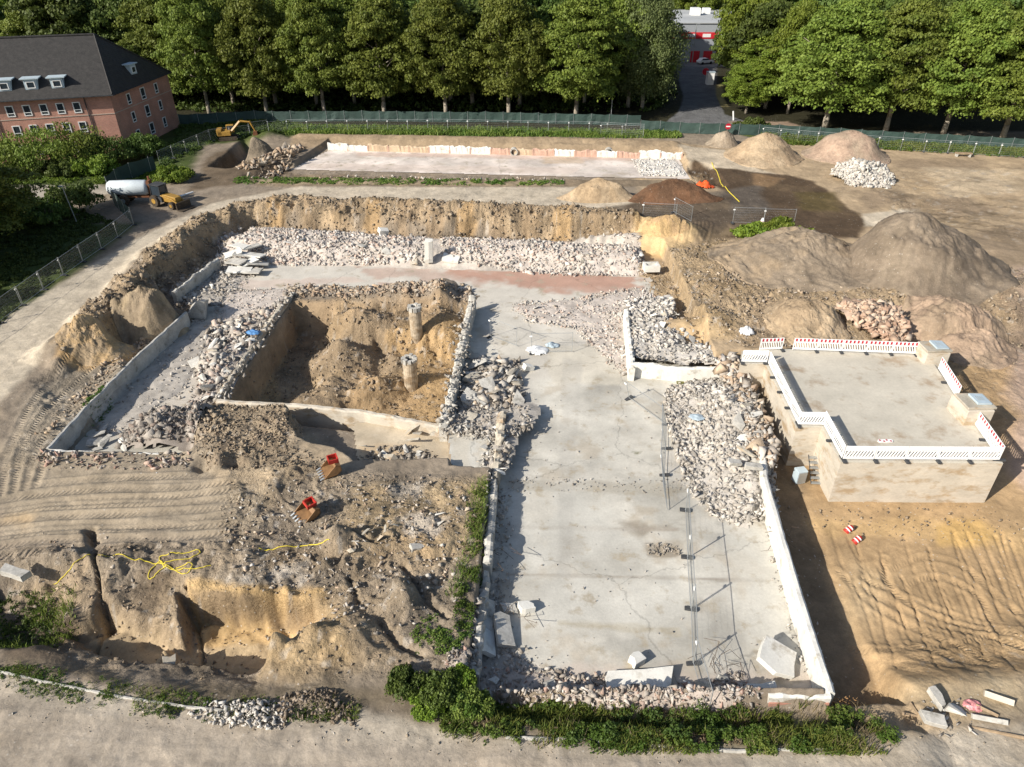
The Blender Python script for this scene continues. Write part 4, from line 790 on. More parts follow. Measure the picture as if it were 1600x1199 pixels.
R_('brick_rubble', 'pink and white brick rubble along the broken lower end of the hall floor', 'rubble', [(700, 1062), (760, 1040), (860, 1052), (1000, 1082), (1120, 1080), (1165, 1055), (1180, 1100), (1000, 1112), (820, 1098), (710, 1088)], 3000, .06, .42, BRK + WH + GRP, -1.2, zf=lambda x, y: np.maximum(zat(x, y), -1.5) + .05)
R_('brick_rubble', 'tan bricks lying at the foot of the hall corner beside the trench', 'rubble', [(1305, 1082), (1345, 1082), (1348, 1096), (1300, 1096)], 90, .15, .3, [(.5, .3, .14), (.42, .25, .12)], -1.0, sink=.5, zf=None)
R_('rubble', 'loose grey stones where the hall wall meets the small room', 'rubble', [(690, 662), (830, 640), (830, 662), (795, 690), (780, 740), (765, 745), (770, 690), (700, 676)], 800, .12, .6, WH + GRP, -1.0, zf=lambda x, y: np.maximum(zat(x, y), -.65))
R_('rubble', 'dark debris with stones on the small room floor', 'rubble', [(560, 715), (600, 700), (660, 705), (690, 728), (580, 735)], 420, .15, .6, GRP, -1.7)
R_('rubble', 'small stones strewn below the thin end wall of the courtyard', 'rubble', [(65, 708), (150, 708), (230, 712), (300, 716), (290, 735), (190, 735), (80, 730)], 420, .1, .5, GRP + BRK[:3], 0, sink=.15)
R_('rubble', 'white rubble dumped beside the lower road', 'rubble', [(300, 1102), (400, 1098), (440, 1115), (445, 1140), (400, 1135)], 1500, .05, .3, WH, 0, sink=.3, lift=lsum(mpx(400, 1115, 1.2, 1.2, .3, 0)))
R_('rubble', 'coarse clods thrown up beside the lower road', 'rubble', [(440, 1095), (520, 1080), (560, 1120), (470, 1135)], 900, .05, .3, [(.17, .13, .09), (.22, .17, .12), (.3, .25, .2)], 0, lift=lsum(mpx(490, 1108, 2, 1.2, .7, 0)))
R_('rubble', 'concrete scraps scattered over the churned soil left of the hall', 'rubble', [(360, 790), (560, 740), (740, 760), (740, 900), (640, 1000), (440, 960), (380, 880)], 1500, .05, .32, WH + GRP + TANP, 0, sink=.15, pw=3.5)
R_('rubble', 'small stones scattered over the slope above the dug pit', 'rubble', [(0, 850), (360, 820), (420, 900), (300, 1000), (120, 960), (0, 930)], 700, .05, .25, TANP + GRP, 0, sink=.15, pw=3)
R_('rubble', 'specks of debris on the hall floor', 'rubble', [(790, 600), (1040, 600), (1080, 900), (1250, 1050), (800, 1050), (800, 800)], 700, .03, .16, WH + GRP, -1.5, sink=.3, pw=3)
R_('rubble', 'debris along the foot of the left hall wall', 'rubble', [(765, 760), (785, 760), (775, 1000), (850, 1050), (750, 1060), (755, 900)], 700, .06, .35, GRP + WH, -1.5, sink=.2)
R_('rubble', 'rubble pieces caught in the cut left of the second foundation', 'rubble', [(372, 268), (440, 240), (470, 232), (465, 250), (430, 272)], 600, .2, 1.0, TANP + GRP, -.4, sink=.3, lift=lsum(mpx(440, 250, 5, 5, 1.0, 0)))
R_('rubble', 'pale rubble along the near edge of the second foundation', 'rubble', [(400, 272), (620, 278), (700, 284), (880, 288), (880, 280), (640, 272)], 500, .12, .55, WH + TANP, -.4, sink=.25)
R_('rubble', 'white crushed rubble on the right end of the second foundation', 'rubble', [(995, 250), (1055, 250), (1072, 276), (1000, 275)], 1200, .2, .5, WH[:1] + [(.56, .54, .5)], -.8, zf=lambda x, y: x * 0 - .78)
R_('rubble', 'clods and stones on the churned ground right of the hall', 'rubble', [(1010, 440), (1150, 420), (1400, 430), (1590, 440), (1580, 560), (1150, 540), (1040, 520)], 1600, .06, .4, TANP + GRP, 0, sink=.15, pw=3.5)
R_('rubble', 'grey clods along the trench left of the courtyard wall', 'rubble', [(70, 690), (220, 540), (290, 480), (300, 440), (250, 480), (130, 600)], 900, .06, .45, GRP + TANP, -.3, sink=.15, pw=3)
R_('rubble_heap', 'white rubble heap on open ground below the two sand heaps', 'rubble heap', [(1300, 278), (1330, 262), (1355, 260), (1392, 285), (1380, 294), (1330, 290)], 1500, .15, .9, WH[:3] + [(.56, .54, .49)], 0, lift=lsum(mpx(1345, 277, 6.5, 4.5, 2.8, 0)))
R_('rubble_heap', 'reddish brick rubble heap between the sand mounds behind the bunker', 'rubble heap', [(1308, 486), (1345, 482), (1400, 500), (1418, 522), (1395, 536), (1330, 512)], 1100, .25, .95, REDP, 0, lift=lsum(mpx(1360, 506, 5, 4, 1.9, 0)))
R_('rubble', 'broken stones among the beams at the lower right corner', 'rubble', [(1460, 1090), (1500, 1085), (1510, 1120), (1470, 1160), (1455, 1130)], 90, .08, .4, GRP + WH, -.3, sink=.2)
R_('clods', 'crumbly soil clods over the churned ground left of the hall', 'soil clods', [(0, 862), (340, 850), (370, 740), (560, 745), (750, 752), (735, 1035), (520, 1060), (100, 1000), (0, 900)], 4200, .03, .24, CLP, 0, sink=.1, pw=3)
R_('clods', 'loose clods and stones along the edge of the lower road', 'soil clods', [(-20, 1060), (300, 1110), (600, 1122), (760, 1150), (1150, 1180), (1400, 1150), (1600, 1130), (1600, 1160), (1150, 1195), (700, 1170), (300, 1140), (-20, 1100)], 1400, .02, .14, CLP + WH[:2], 0, sink=.1, pw=3)
R_('clods', 'soil clods along the spoil bank', 'soil clods', [(985, 362), (700, 352), (460, 346), (380, 355), (310, 400), (240, 460), (150, 550), (100, 565), (150, 490), (230, 410), (300, 350), (400, 318), (560, 316), (980, 332)], 5000, .06, .5, CLP, 0, sink=.1, pw=3)
R_('clods', 'soil clods in the sand pit', 'soil clods', [(450, 470), (735, 475), (690, 640), (350, 618)], 2600, .04, .4, CLP, -3.5, sink=.1, pw=3)
R_('clods', 'soil clods on the mound south of the sand pit', 'soil clods', [(310, 650), (340, 630), (455, 632), (450, 700), (520, 735), (330, 735)], 2200, .04, .35, CLP, 0, sink=.1, pw=3)
R_('clods', 'soil clods on the churned slope right of the hall', 'soil clods', [(1000, 400), (1150, 370), (1600, 430), (1600, 560), (1150, 540), (1040, 480)], 5000, .05, .4, CLP, 0, sink=.1, pw=3)
R_('clods', 'soil clods along the edges of the dug area before the bunker', 'soil clods', [(1230, 790), (1600, 800), (1600, 850), (1300, 830)], 700, .04, .25, CLP, -2.5, sink=.1, pw=3)
for k, (q, z_) in enumerate([([(732, 460), (744, 462), (698, 662), (684, 658)], .2), ([(690, 655), (792, 664), (790, 682), (690, 674)], -.4), ([(330, 618), (340, 626), (460, 458), (450, 450)], -.95), ([(1145, 575), (1158, 575), (1199, 730), (1186, 735)], -.15), ([(733, 1048), (741, 1048), (752, 930), (744, 930)], -.1), ([(570, 738), (765, 732), (765, 744), (575, 745)], -.4)]):
    R_('rubble', 'crumbs of broken concrete on the crown of ' + ['the wall right of the sand pit', 'the low wall stub', 'the dark wall left of the sand pit', 'the ragged wall by the trench', 'the broken wall by the leaning slabs', 'the thin wall before the small room'][k], 'rubble', q, [420, 260, 300, 260, 120, 200][k], .06, .5, WH + GRP, z_, zf=lambda x, y, z_=z_: x * 0 + z_ - .12)
R_('rubble', 'thin line of debris across the hall floor', 'rubble', [(790, 746), (900, 752), (1100, 758), (1150, 770), (900, 762), (790, 756)], 500, .03, .22, GRP + WH, -1.5, sink=.2)
R_('rubble', 'small dark pile of crumbs near the fence on the hall floor', 'rubble', [(1010, 852), (1058, 850), (1054, 868), (1014, 870)], 160, .05, .25, GRP, -1.5, sink=.2)
R_('rubble', 'light crumbs along the foot of the right hall wall', 'rubble', [(1195, 800), (1205, 800), (1290, 1075), (1265, 1075)], 500, .04, .3, WH, -1.5, sink=.2)
# larger chunks: each one a thing
CH = []
for k, (V, Fv) in enumerate(HUL):
    for c, mname in ((0, 'conc'), (1, 'conc_white'), (2, 'conc_dirty')):
        me = bpy.data.meshes.new('chunk'); me.from_pydata([tuple(v) for v in V], [], [tuple(f) for f in Fv]); me.materials.append(M[mname]); CH.append(me)
def chunks(poly, n, s0, s1, label, group, z=-1.5, lift=None, zf=None, mats=(0, 1, 2), seed=0, floor=None):
    r = random.Random(seed + 100); pol = PP(poly, z); pts = in_poly(pol, n)
    for p in pts:
        zb = float(zat(p[0], p[1])) if zf is None else zf
        if floor is not None: zb = max(zb, floor)
        if lift: zb += float(lift(np.array([p[0]]), np.array([p[1]]))[0])
        o = bpy.data.objects.new('concrete_chunk', CH[r.randrange(6) * 3 + r.choice(mats)]); COL.objects.link(o)
        s = r.uniform(s0, s1); o.location = (p[0], p[1], zb + s * .22); o.scale = (s * r.uniform(.9, 1.4), s * r.uniform(.8, 1.1), s * r.choice((.3, .4, .7, .9))); o.rotation_euler = (r.uniform(-.5, .5), r.uniform(-.5, .5), r.uniform(0, 6.3))
        tag(o, label, 'concrete chunk', group)
chunks([(750, 565), (805, 570), (812, 630), (770, 640), (725, 640)], 22, .8, 1.7, 'big broken concrete chunk in the tumbled heap right of the sand pit wall', 'chunks right of the pit wall', mats=(0, 2), seed=1, floor=-1.5, lift=lsum(mpx(775, 605, 3, 4, .9)))
chunks([(1130, 600), (1165, 600), (1195, 720), (1190, 800), (1150, 800), (1165, 700)], 34, .7, 1.5, 'large angular concrete chunk on the rubble beside the bunker trench', 'chunks beside the bunker trench', seed=2, floor=-1.5, lift=lsum(mpx(1160, 680, 3, 8, 1.6)))
chunks([(310, 560), (390, 500), (400, 530), (350, 610), (300, 650)], 26, .6, 1.4, 'large grey concrete chunk in the band left of the sand pit', 'chunks left of the pit', seed=3, floor=-1.5, lift=lsum(mpx(350, 560, 4, 7, .7)))
chunks([(140, 690), (200, 660), (215, 700), (160, 705)], 8, .8, 1.6, 'pale concrete block in the bottom left corner of the courtyard', 'blocks in the courtyard corner', seed=4, mats=(0, 1), floor=-1.5)
chunks([(640, 668), (690, 668), (690, 700), (650, 700)], 6, .9, 1.7, 'sandy boulder like chunk in the small room', 'chunks in the small room', z=-1.7, seed=5, mats=(2,), floor=-1.7)
chunks([(430, 385), (1000, 400), (1000, 415), (430, 400)], 16, .7, 1.3, 'large pale chunk on the long rubble bank at the back', 'chunks on the back rubble bank', z=-.9, seed=6)
chunks([(350, 640), (480, 460), (520, 455), (700, 462), (730, 470)], 0, .5, 1, '', '')
chunks([(560, 700), (690, 705), (690, 730), (580, 735)], 9, .4, 1.0, 'grey chunk in the dark debris of the small room', 'chunks in the room debris', z=-1.7, seed=7, floor=-1.7)
chunks([(720, 650), (800, 655), (790, 700), (775, 740), (760, 740)], 12, .4, .9, 'pale chunk on the crumbling wall by the small room', 'chunks on the wall by the room', z=-.6, seed=8, floor=-.6)
chunks([(540, 790), (700, 800), (690, 850), (560, 870)], 8, .35, .7, 'small concrete chunk lying on the churned soil', 'chunks on the churned soil', z=0, seed=9)
chunks([(800, 480), (1000, 455), (1020, 480), (975, 560), (900, 510)], 12, .4, .9, 'pale chunk in the white rubble before the white wall end', 'chunks before the white wall end', seed=15, floor=-1.5)
chunks([(290, 455), (350, 405), (360, 450), (320, 475)], 12, .5, 1.0, 'grey chunk by the buried wall edge', 'chunks by the buried wall edge', seed=16, floor=-1.5)
chunks([(720, 1068), (1000, 1090), (1150, 1085), (1150, 1070), (1000, 1080), (760, 1050)], 16, .35, .8, 'pale chunk in the brick rubble at the lower end of the hall', 'chunks in the lower brick rubble', z=-1.2, seed=17, floor=-1.4)
chunks([(1010, 490), (1050, 480), (1120, 555), (1010, 555)], 12, .5, 1.1, 'concrete chunk in the recess behind the whitewashed wall', 'chunks in the recess', z=-.5, zf=-.3, seed=10)
chunks([(380, 272), (450, 240), (460, 255), (420, 275)], 10, 1., 2.0, 'brown chunk of masonry beside the second foundation', 'chunks beside the second foundation', z=0, seed=11, mats=(2,))
chunks([(1320, 285), (1345, 266), (1375, 282)], 12, .9, 1.6, 'large white chunk on the rubble heap below the sand heaps', 'chunks on the white rubble heap', z=0, seed=12, mats=(1,), lift=lsum(mpx(1345, 277, 6.5, 4.5, 2.2, 0)))
chunks([(1465, 1095), (1500, 1090), (1500, 1130), (1470, 1140)], 6, .4, .8, 'grey stone block among the beams at the lower right', 'stones among the beams', z=-.3, seed=13, mats=(0,))
def slab(px, py, z, dims, rot, label, m=CC, seed=0, name='concrete_slab', cat='slab', jag=.12):
    r = random.Random(seed + 50); n = 9; a, b = dims[0] / 2, dims[1] / 2
    out = [(-a, -b), (-a * .2, -b), (a, -b), (a, b * .1), (a, b), (a * .1, b), (-a, b), (-a, 0)]
    out = [(x + r.uniform(-jag, jag), y + r.uniform(-jag, jag)) for x, y in out]
    mb = MB(); mb.prism(out, -dims[2] / 2, dims[2] / 2); o = mb.build(name, m, bevel=.02)
    o.location = P(px, py, z); o.rotation_euler = rot; return tag(o, label, cat)
slab(757, 960, -.9, (1.0, 1.9, .28), (.1, .6, .05), 'upper grey slab leaning on the wall foot at the lower left of the hall', CC, 1)
slab(757, 998, -1.0, (1.0, 1.8, .3), (0, .7, .08), 'long pale slab leaning on the wall foot below another slab', CW, 2)
slab(785, 985, -1.1, (.9, 2.0, .3), (.1, .35, .2), 'grey slab leaning on rubble right of two leaning slabs', CC, 3)
slab(795, 952, -1.35, (.8, .5, .3), (0, .1, .1), 'small slab lying flat behind the leaning slabs', CC, 4)
slab(881, 968, -1.3, (.0, 0, 0), (0, 0, 0), '', CC, 5) if 0 else None
slab(823, 951, -1.25, (.85, .5, .5), (0, .1, .1), 'pale block on the hall floor at the edge of the wall shadow', CW, 6)
slab(993, 1032, -1.25, (.55, .6, .6), (.1, .1, .7), 'lone pale block in the middle of the lower hall floor', CW, 7)
slab(998, 1062, -1.3, (3.4, 1.0, .4), (.12, .0, -.02), 'long pale slab lying at the lower edge of the hall floor', CW, 8, jag=.2)
slab(1213, 1027, -.95, (1.7, 1.6, .35), (.1, .32, -.35), 'large pale broken slab tilted in the lower right hall corner', CW, 9, jag=.2)
slab(1190, 1078, -1.1, (1.4, .5, .4), (.2, .1, .2), 'white broken slab next to the end wall at the lower right', CW, 10)
slab(670, 392, .35, (.95, .8, 2.6), (.1, .05, .1), 'upright pale concrete post in the gap of the rubble bank', CW, 11, 'concrete_post', 'post')
slab(705, 404, -.75, (2.0, 1.1, .35), (.25, .1, -.3), 'flat pale slab lying right of the upright concrete post', CW, 12)
slab(600, 362, .25, (1.2, .8, .6), (.2, .2, .4), 'pale block on top of the long rubble bank', CW, 13)
slab(652, 858, .15, (.7, .45, .4), (.1, .2, .3), 'grey lump of concrete on the soil left of the hall', CC, 14)
slab(1148, 722, .25, (.9, .5, .25), (.1, .2, .1), 'grey paving slab resting on the rubble crest by the trench', CC, 15)
slab(1167, 706, .1, (1.3, .3, .2), (.2, .4, -.6), 'thin tan slab sticking out over the bunker trench', CD, 16)
slab(1177, 728, .15, (1.0, .55, .3), (.1, .1, 0), 'grey block at the top of the trench wall near the white wall', CC, 17)
slab(22, 896, .2, (1.6, .6, .45), (.05, .1, -.2), 'pale concrete step block at the left edge above the dug pit', CC, 18)
slab(1465, 1092, -.1, (.35, 1.0, .35), (0, 0, .05), 'upright grey kerb stone standing among the debris at lower right', CC, 19)
slab(1457, 1122, -.1, (.9, .5, .3), (.1, 0, -.3), 'flat grey kerb stone beside the standing one at lower right', CC, 20)
slab(826, 575, -1.2, (.8, .6, .5), (.1, .3, .4), 'white tilted block on the slab below the plastic sheet', CW, 21)
slab(264, 1040, -1.9, (.6, .6, .9), (.2, .2, .3), 'sandy lump standing in the bottom of the dug pit', CD, 22)
for k in range(11):
    slab(372 + (k * 29) % 46 - 10, 425 - k * 4.4 + (k % 3) * 3, -1.2 + .13 * k, (2.6 - .08 * k, 1.1 + .1 * (k % 3), .14), (.12 * (k % 3 - 1), .14 * (k % 4 - 1.5), .25 * (k % 5) - .4), 'weathered slab in the stack on the left rubble, ' + ORD[k] + ' from the bottom', CC if k % 2 else CW, 30 + k)
# hollow box block
o = empty('hollow_block', P(1017, 422, -1.0), .05); tag(o, 'pale hollow concrete box block at the right end of the back slab', 'block')
mb = MB(); [mb.box(c, d) for c, d in (((0, -.5, .35), (1.7, .25, .7)), ((0, .5, .35), (1.7, .25, .7)), ((-.72, 0, .35), (.26, .75, .7)), ((.72, 0, .35), (.26, .75, .7)), ((0, 0, .1), (1.3, .75, .15)))]
mb.build('block_body', CW, o)

# ------------------------------------------------------------ spoil and sand heaps, one object each
def heap(l, r, fy, ty, label, cols, seed, ang=1.0, pk=(0, 0), flat=.25, zb=0., asp=.9, name='soil_heap'):
    mx = (l + r) / 2; f_ = P(mx, fy, zb); d = depth(f_); R = (r - l) / 2 / F * d * 1.03
    f_ = P(mx, fy, zb); D0 = f_.y + R * asp; dd = D0 * math.cos(TH) + H * math.sin(TH); cx = (mx - 800) / F * dd; R = (r - l) / 2 / F * dd
    v = (ty - 599.5) / F; hz = H - (math.sin(TH) + v * math.cos(TH)) / (math.cos(TH) - v * math.sin(TH)) * D0; h = hz - zb
    nr, na = 64, 168; rr = np.linspace(0, 1, nr)[:, None] * np.ones((1, na)); tt = np.linspace(0, 2 * np.pi, na, endpoint=False)[None] * np.ones((nr, 1))
    Rb = R * (1 + .16 * fbm(np.cos(tt) * 1.4, np.sin(tt) * 1.4, 1.1, 3, seed)); g = np.random.default_rng(seed)
    x = cx + rr * np.cos(tt) * Rb; yy = D0 + rr * np.sin(tt) * Rb * asp; base = zat(x, yy)
    u = (x - cx) / R; w = (yy - D0) / R / asp; uw = u + .10 * fbm(u, w, .5, 3, seed + 1); ww = w + .10 * fbm(u, w, .5, 3, seed + 2); f = np.zeros(u.shape)
    for k in range(6):          # several tipped loads that run together
        if k == 0: ox, oy, hh, rad = pk[0], pk[1], 1., 1.0
        else: aa = g.uniform(0, 6.28); q = g.uniform(.12, .38) * (1 + flat); ox, oy, hh, rad = q * math.cos(aa), q * math.sin(aa), g.uniform(.35, .75), g.uniform(.5, .7)
        c = np.clip(1 - (np.sqrt((uw - ox) ** 2 + (ww - oy) ** 2 + .02) - .10) / rad, 0, 1) ** (1 + .25 * (ang < 1.05)) * hh; f = np.log(np.exp(f * 7) + np.exp(c * 7)) / 7
    f = f - math.log(2) / 7 * 1.2; f = f / max(.01, f.max()); f = np.clip(f, 0, 1) * np.clip((1 - rr) * 2.2, 0, 1) ** .8
    z = base + (h + zb - float(zat(cx, D0))) * f + .022 * h * fbm(x, yy, R * .3, 5, seed + 3, .6) * sstep(f * 4) + .05 * fbm(x, yy, .6, 4, seed + 4, .75) - .02 * h * np.clip(fbm(u * 3 + fbm(u, w, .4, 2, 5), w * 3, .6, 3, seed + 7), 0, 1) * sstep(f * 3)
    z = z + .07 * (g.random(z.shape) - .5); z = np.where(rr > .97, base - .25, z); z[0] = z[1].mean()
    a, b = np.array(cols[0]), np.array(cols[1]); t = sstep((fbm(x, yy, R * .45, 4, seed + 9, .6) + .1) / .4)[..., None]
    C = a * (1 - t) + b * t
    t = sstep((fbm(x, yy, .8, 4, seed + 10, .7)) / .4)[..., None]; C = C * (1 - .18 * t)
    V = np.stack([x, yy, z], -1).reshape(-1, 3); I = np.arange(nr * na).reshape(nr, na); J = np.roll(I, -1, 1)
    o = np_mesh(name, V, np.stack([I[:-1], I[1:], J[1:], J[:-1]], -1).reshape(-1, 4), M['heap'], C.reshape(-1, 3), smooth=True, amp=np.full(V.shape[0], .7))
    return tag(o, label, 'soil heap')
HT = (.42, .32, .21); HB = (.27, .205, .14); HG = (.27, .215, .155); HR = (.36, .26, .19)
heap(1288, 1575, 486, 332, 'largest dark brown soil heap at the right with a ridged top', ((.20, .158, .115), (.25, .20, .145)), 1, 1.3, (-.12, .0), .1, asp=.95)
heap(1115, 1385, 462, 366, 'broad low grey brown gravel heap left of the largest dark heap', (HG, (.33, .25, .165)), 2, 1.4, (0, .1), .2, asp=.9)
heap(1128, 1256, 263, 209, 'pale sand heap at the back left of the white rubble heap', (HT, (.36, .265, .17)), 3, 1.2, (.05, 0), .15, asp=.95)
heap(1256, 1388, 262, 205, 'pinkish gravel heap at the back behind the white rubble heap', (HR, (.33, .255, .185)), 4, 1.2, (0, 0), .1, asp=.95)
heap(1103, 1158, 233, 204, 'smallest grey heap in front of the lane by the green screen', ((.33, .27, .2), HG), 5, 1.1, (0, 0), .2)
heap(1190, 1325, 552, 474, 'rounded sandy mound directly behind the left part of the bunker', ((.36, .27, .175), HT), 6, 1.5, (0, .1), .3, asp=1.25)
heap(1415, 1580, 560, 484, 'low pinkish mound behind the far right corner of the bunker', ((.37, .27, .19), (.32, .24, .165)), 7, 1.5, (0, .1), .3, asp=1.2)
heap(372, 436, 252, 214, 'grey soil heap beside the excavator and the second foundation', ((.2, .165, .12), (.26, .21, .15)), 8, 1.1, (0, 0), .2)
heap(870, 1000, 318, 279, 'long sandy spoil heap in front of the second foundation', (HT, (.38, .28, .175)), 9, 1.4, (0, .2), .3, asp=.34)
heap(975, 1128, 320, 281, 'long wet reddish brown spoil heap joined to the sandy one', ((.17, .09, .05), (.13, .075, .045)), 10, 1.4, (0, .2), .3, asp=.3)
heap(1000, 1075, 375, 340, 'small orange sand mound at the right end of the spoil bank', ((.52, .36, .18), (.45, .31, .17)), 11, 1.4, (0, 0), .3, asp=.6)
heap(95, 205, 572, 512, 'pointed orange sand mound at the lower end of the left spoil bank', ((.46, .32, .17), (.36, .27, .17)), 12, 1.2, (.2, .1), .2, asp=.9, zb=-.3)
heap(180, 290, 528, 448, 'grey brown mound of the spoil bank above the orange sand mound', ((.30, .235, .16), (.36, .28, .18)), 13, 1.2, (-.1, 0), .2, asp=.9, zb=-.6)

# ------------------------------------------------------------ foliage
def leaves(cent, rad, per, size, col_lo=0., col_hi=1., flat=.6, droop=0., seed=0, outward=None):
    """many small leaf-sprig faces round lobe centres; returns verts, quads, colour factors"""
    g = np.random.default_rng(seed); n = len(cent) * per
    c = np.repeat(cent, per, 0); r = np.repeat(rad, per)
    d = g.normal(size=(n, 3)); d /= np.linalg.norm(d, axis=1)[:, None]; d[:, 2] = np.where(d[:, 2] < -.3, -d[:, 2], d[:, 2])
    rr = r * (.55 + .5 * g.random(n) ** .6); p = c + d * rr[:, None] * np.array([1, 1, .8])
    if droop: p[:, 2] -= droop * g.random(n) ** 2 * r
    nrm = d + g.normal(size=(n, 3)) * flat; nrm /= np.linalg.norm(nrm, axis=1)[:, None]
    u = np.cross(nrm, g.normal(size=(n, 3))); u /= np.linalg.norm(u, axis=1)[:, None]; w = np.cross(nrm, u)
    s = size * (.6 + .8 * g.random(n))[:, None]
    if droop: w = w * .7 + np.array([0, 0, -1.]) * .6
    V = np.stack([p - u * s * .5 - w * s * .35, p + u * s * .15 - w * s * .6, p + u * s * .55 + w * s * .2 + nrm * s * .12, p - u * s * .2 + w * s * .6], 1).reshape(-1, 3)
    cf = np.repeat(g.uniform(col_lo, col_hi, len(cent)), per) * .6 + g.random(n) * .4 * (col_hi - col_lo)
    return V, np.arange(n * 4).reshape(n, 4), np.repeat(cf, 4)
def crown_lobes(kind, seed):
    g = np.random.default_rng(seed); out = []; rad = []
    Hc, z0, Rm = 15.2, 4.6, 5.1
    n = 110
    for k in range(n * 3):
        t = g.random(); a = g.random() * 6.283
        if kind == 'lime': R = Rm * (math.sin(math.pi * min(1, (t * .86 + .14)) ** .75)) ** .62 * (.95 if t < .2 else 1)
        elif kind == 'oval': R = Rm * 1.05 * (math.sin(math.pi * (t * .88 + .1))) ** .6
        elif kind == 'birch': R = Rm * .95 * (math.sin(math.pi * (t * .85 + .13) ** .8)) ** .7
        else: R = Rm * 1.2 * (math.sin(math.pi * (t * .8 + .18))) ** .55
        R *= 1 + .24 * math.sin(a * 3 + seed) * math.sin(t * 7 + seed) + .18 * math.sin(a * 7 + t * 11 + seed * 2)
        q = math.sqrt(g.random()) if k % 4 == 0 else g.uniform(.78, 1.04)
        out.append((R * q * math.cos(a), R * q * math.sin(a), z0 + Hc * t)); rad.append(g.uniform(.6, 1.5))
    return np.array(out), np.array(rad)
def make_trunk(seed, h=13., r=.34, birch=False):
    g = random.Random(seed); mb = MB(); pts = [Vector((0, 0, -.3))]
    for k in range(1, 6): pts.append(Vector((g.uniform(-.2, .2) * k * .4, g.uniform(-.2, .2) * k * .4, h * k / 5)))
    for k in range(5): mb.bar(pts[k], pts[k + 1], r * (1 - k * .16), 9, r * (1 - (k + 1) * .16))
    for k in range(13):
        t = g.uniform(.33, .95); i = min(4, int(t * 5)); p = pts[i].lerp(pts[i + 1], t * 5 - i); a = g.uniform(0, 6.28); L = g.uniform(2., 4.)
        mid = p + Vector((math.cos(a) * L * .5, math.sin(a) * L * .5, L * .35)); mb.bar(p, mid, .13 * (1.2 - t * .6), 5, .08); mb.bar(mid, mid + Vector((math.cos(a) * L * .5, math.sin(a) * L * .5, L * .5)), .08, 5, .03)
    return mb
TREES = {}
for kind, mt_, nv, size in (('lime', 'leaf', 4, .42), ('oval', 'leaf2', 2, .42), ('birch', 'leaf_birch', 1, .34), ('wide', 'leaf_dark', 2, .5)):
    TREES[kind] = []
    for k in range(nv):
        c, r = crown_lobes(kind, 10 * k + len(kind))
        V, Fq, cf = leaves(c, r, 190 if kind != 'wide' else 120, size * (.56 if kind != 'wide' else .7), droop=2.2 if kind == 'birch' else .25, seed=k + 5)
        e = empty('tree', (0, 0, -500)); np_mesh('crown', V, Fq, M[mt_], np.repeat(cf[:, None], 3, 1), e)
        make_trunk(k + len(kind)).build('trunk', M['bark'], e, smooth=True); TREES[kind].append([e, False])
tr = random.Random(4)
def tree(x, y, kind, h, wd, label, group=None, name='tree', rz=None, v=None):
    L = TREES[kind]; it = L[tr.randrange(len(L)) if v is None else v % len(L)]
    o = it[0] if not it[1] else copy_tree(it[0]); it[1] = True
    zb = float(zat(x, y)) if abs(x) < 400 else 0; o.location = (x, y, zb); o.rotation_euler.z = tr.uniform(0, 6.28) if rz is None else rz
    o.scale = (wd / 9.0, wd / 9.0, h / 20.); o.name = name; return tag(o, label, 'tree', group)
FG = 'lime trees in the row behind the green screen'
for k, (px, py, wd, h, lb) in enumerate([(328, 182, 10.6, 21.5, 'lime tree with leaning pale trunk just right of the brick barracks'), (418, 181, 11, 20.5, 'dark lime tree behind the excavator, second right of the brick barracks'), (508, 181, 11, 21.5, 'lime tree with tall bare pale trunk above the left end of the second foundation'),
        (601, 182, 12, 20.5, 'lime tree with low spreading right limb, third right of the brick barracks'), (697, 183, 11.5, 21, 'broad lime tree above the middle of the pale back slab'), (795, 185, 11.5, 21, 'lime tree between the broad one and the one left of the birch'), (899, 187, 12.5, 20.5, 'wide lime tree immediately left of the drooping birch')]):
    p = P(px, py); tree(p.x, p.y, 'lime', h, wd, lb, FG, v=k)
p = P(1003, 172); tree(p.x, p.y, 'birch', 22, 11, 'tall grey green drooping birch at the left side of the lane', name='birch_tree')
p = P(1035, 165); tree(p.x - 1, p.y + 4, 'birch', 11, 5, 'smaller drooping birch leaning towards the lane', name='birch_tree')
for k, (px, py, wd, h, kd, lb) in enumerate([(1288, 202, 15, 20, 'lime', 'broad lime tree, leftmost of the dense row on the right'), (1383, 207, 13, 20.5, 'lime', 'tall lime tree, second in the dense row on the right'), (1472, 213, 13, 20.5, 'lime', 'tall lime tree with visible dark trunk, third in the dense row on the right'), (1565, 220, 14, 20.5, 'lime', 'lime tree at the right edge of the picture'), (1660, 222, 14, 21, 'lime', 'lime tree beyond the right edge')]):
    p = P(px, py); tree(p.x, p.y, kd, h, wd, lb, 'dense tree row on the right', v=k + 1)
for px, py, wd, h, kd, lb in [(1166, 150, 11.5, 25, 'oval', 'tall bright yellow green tree right of the lane'), (1195, 170, 11, 13, 'oval', 'low bright bushy tree at the foot of the tall bright one'), (1230, 178, 8, 19, 'oval', 'slender light green tree between the bright tree and the dense row'), (1165, 178, 7, 9, 'oval', 'round bright bush at the lane mouth'), (1150, 128, 8, 14, 'wide', 'dark tree right of the small white cabin'),
        (215, 150, 13, 19, 'lime', 'lime tree behind the right end of the barracks roof'), (120, 140, 13, 18.5, 'lime', 'lime tree behind the middle of the barracks roof'), (45, 135, 12, 18, 'lime', 'lime tree behind the left part of the barracks roof'), (270, 165, 11, 20, 'lime', 'lime tree directly behind the barracks corner'), (165, 128, 12, 19, 'wide', 'dark tree in the gap behind the barracks roof'), (-20, 140, 14, 19, 'wide', 'dark tree at the upper left edge')]:
    p = P(px, py); tree(p.x, p.y, kd, h, wd, lb)
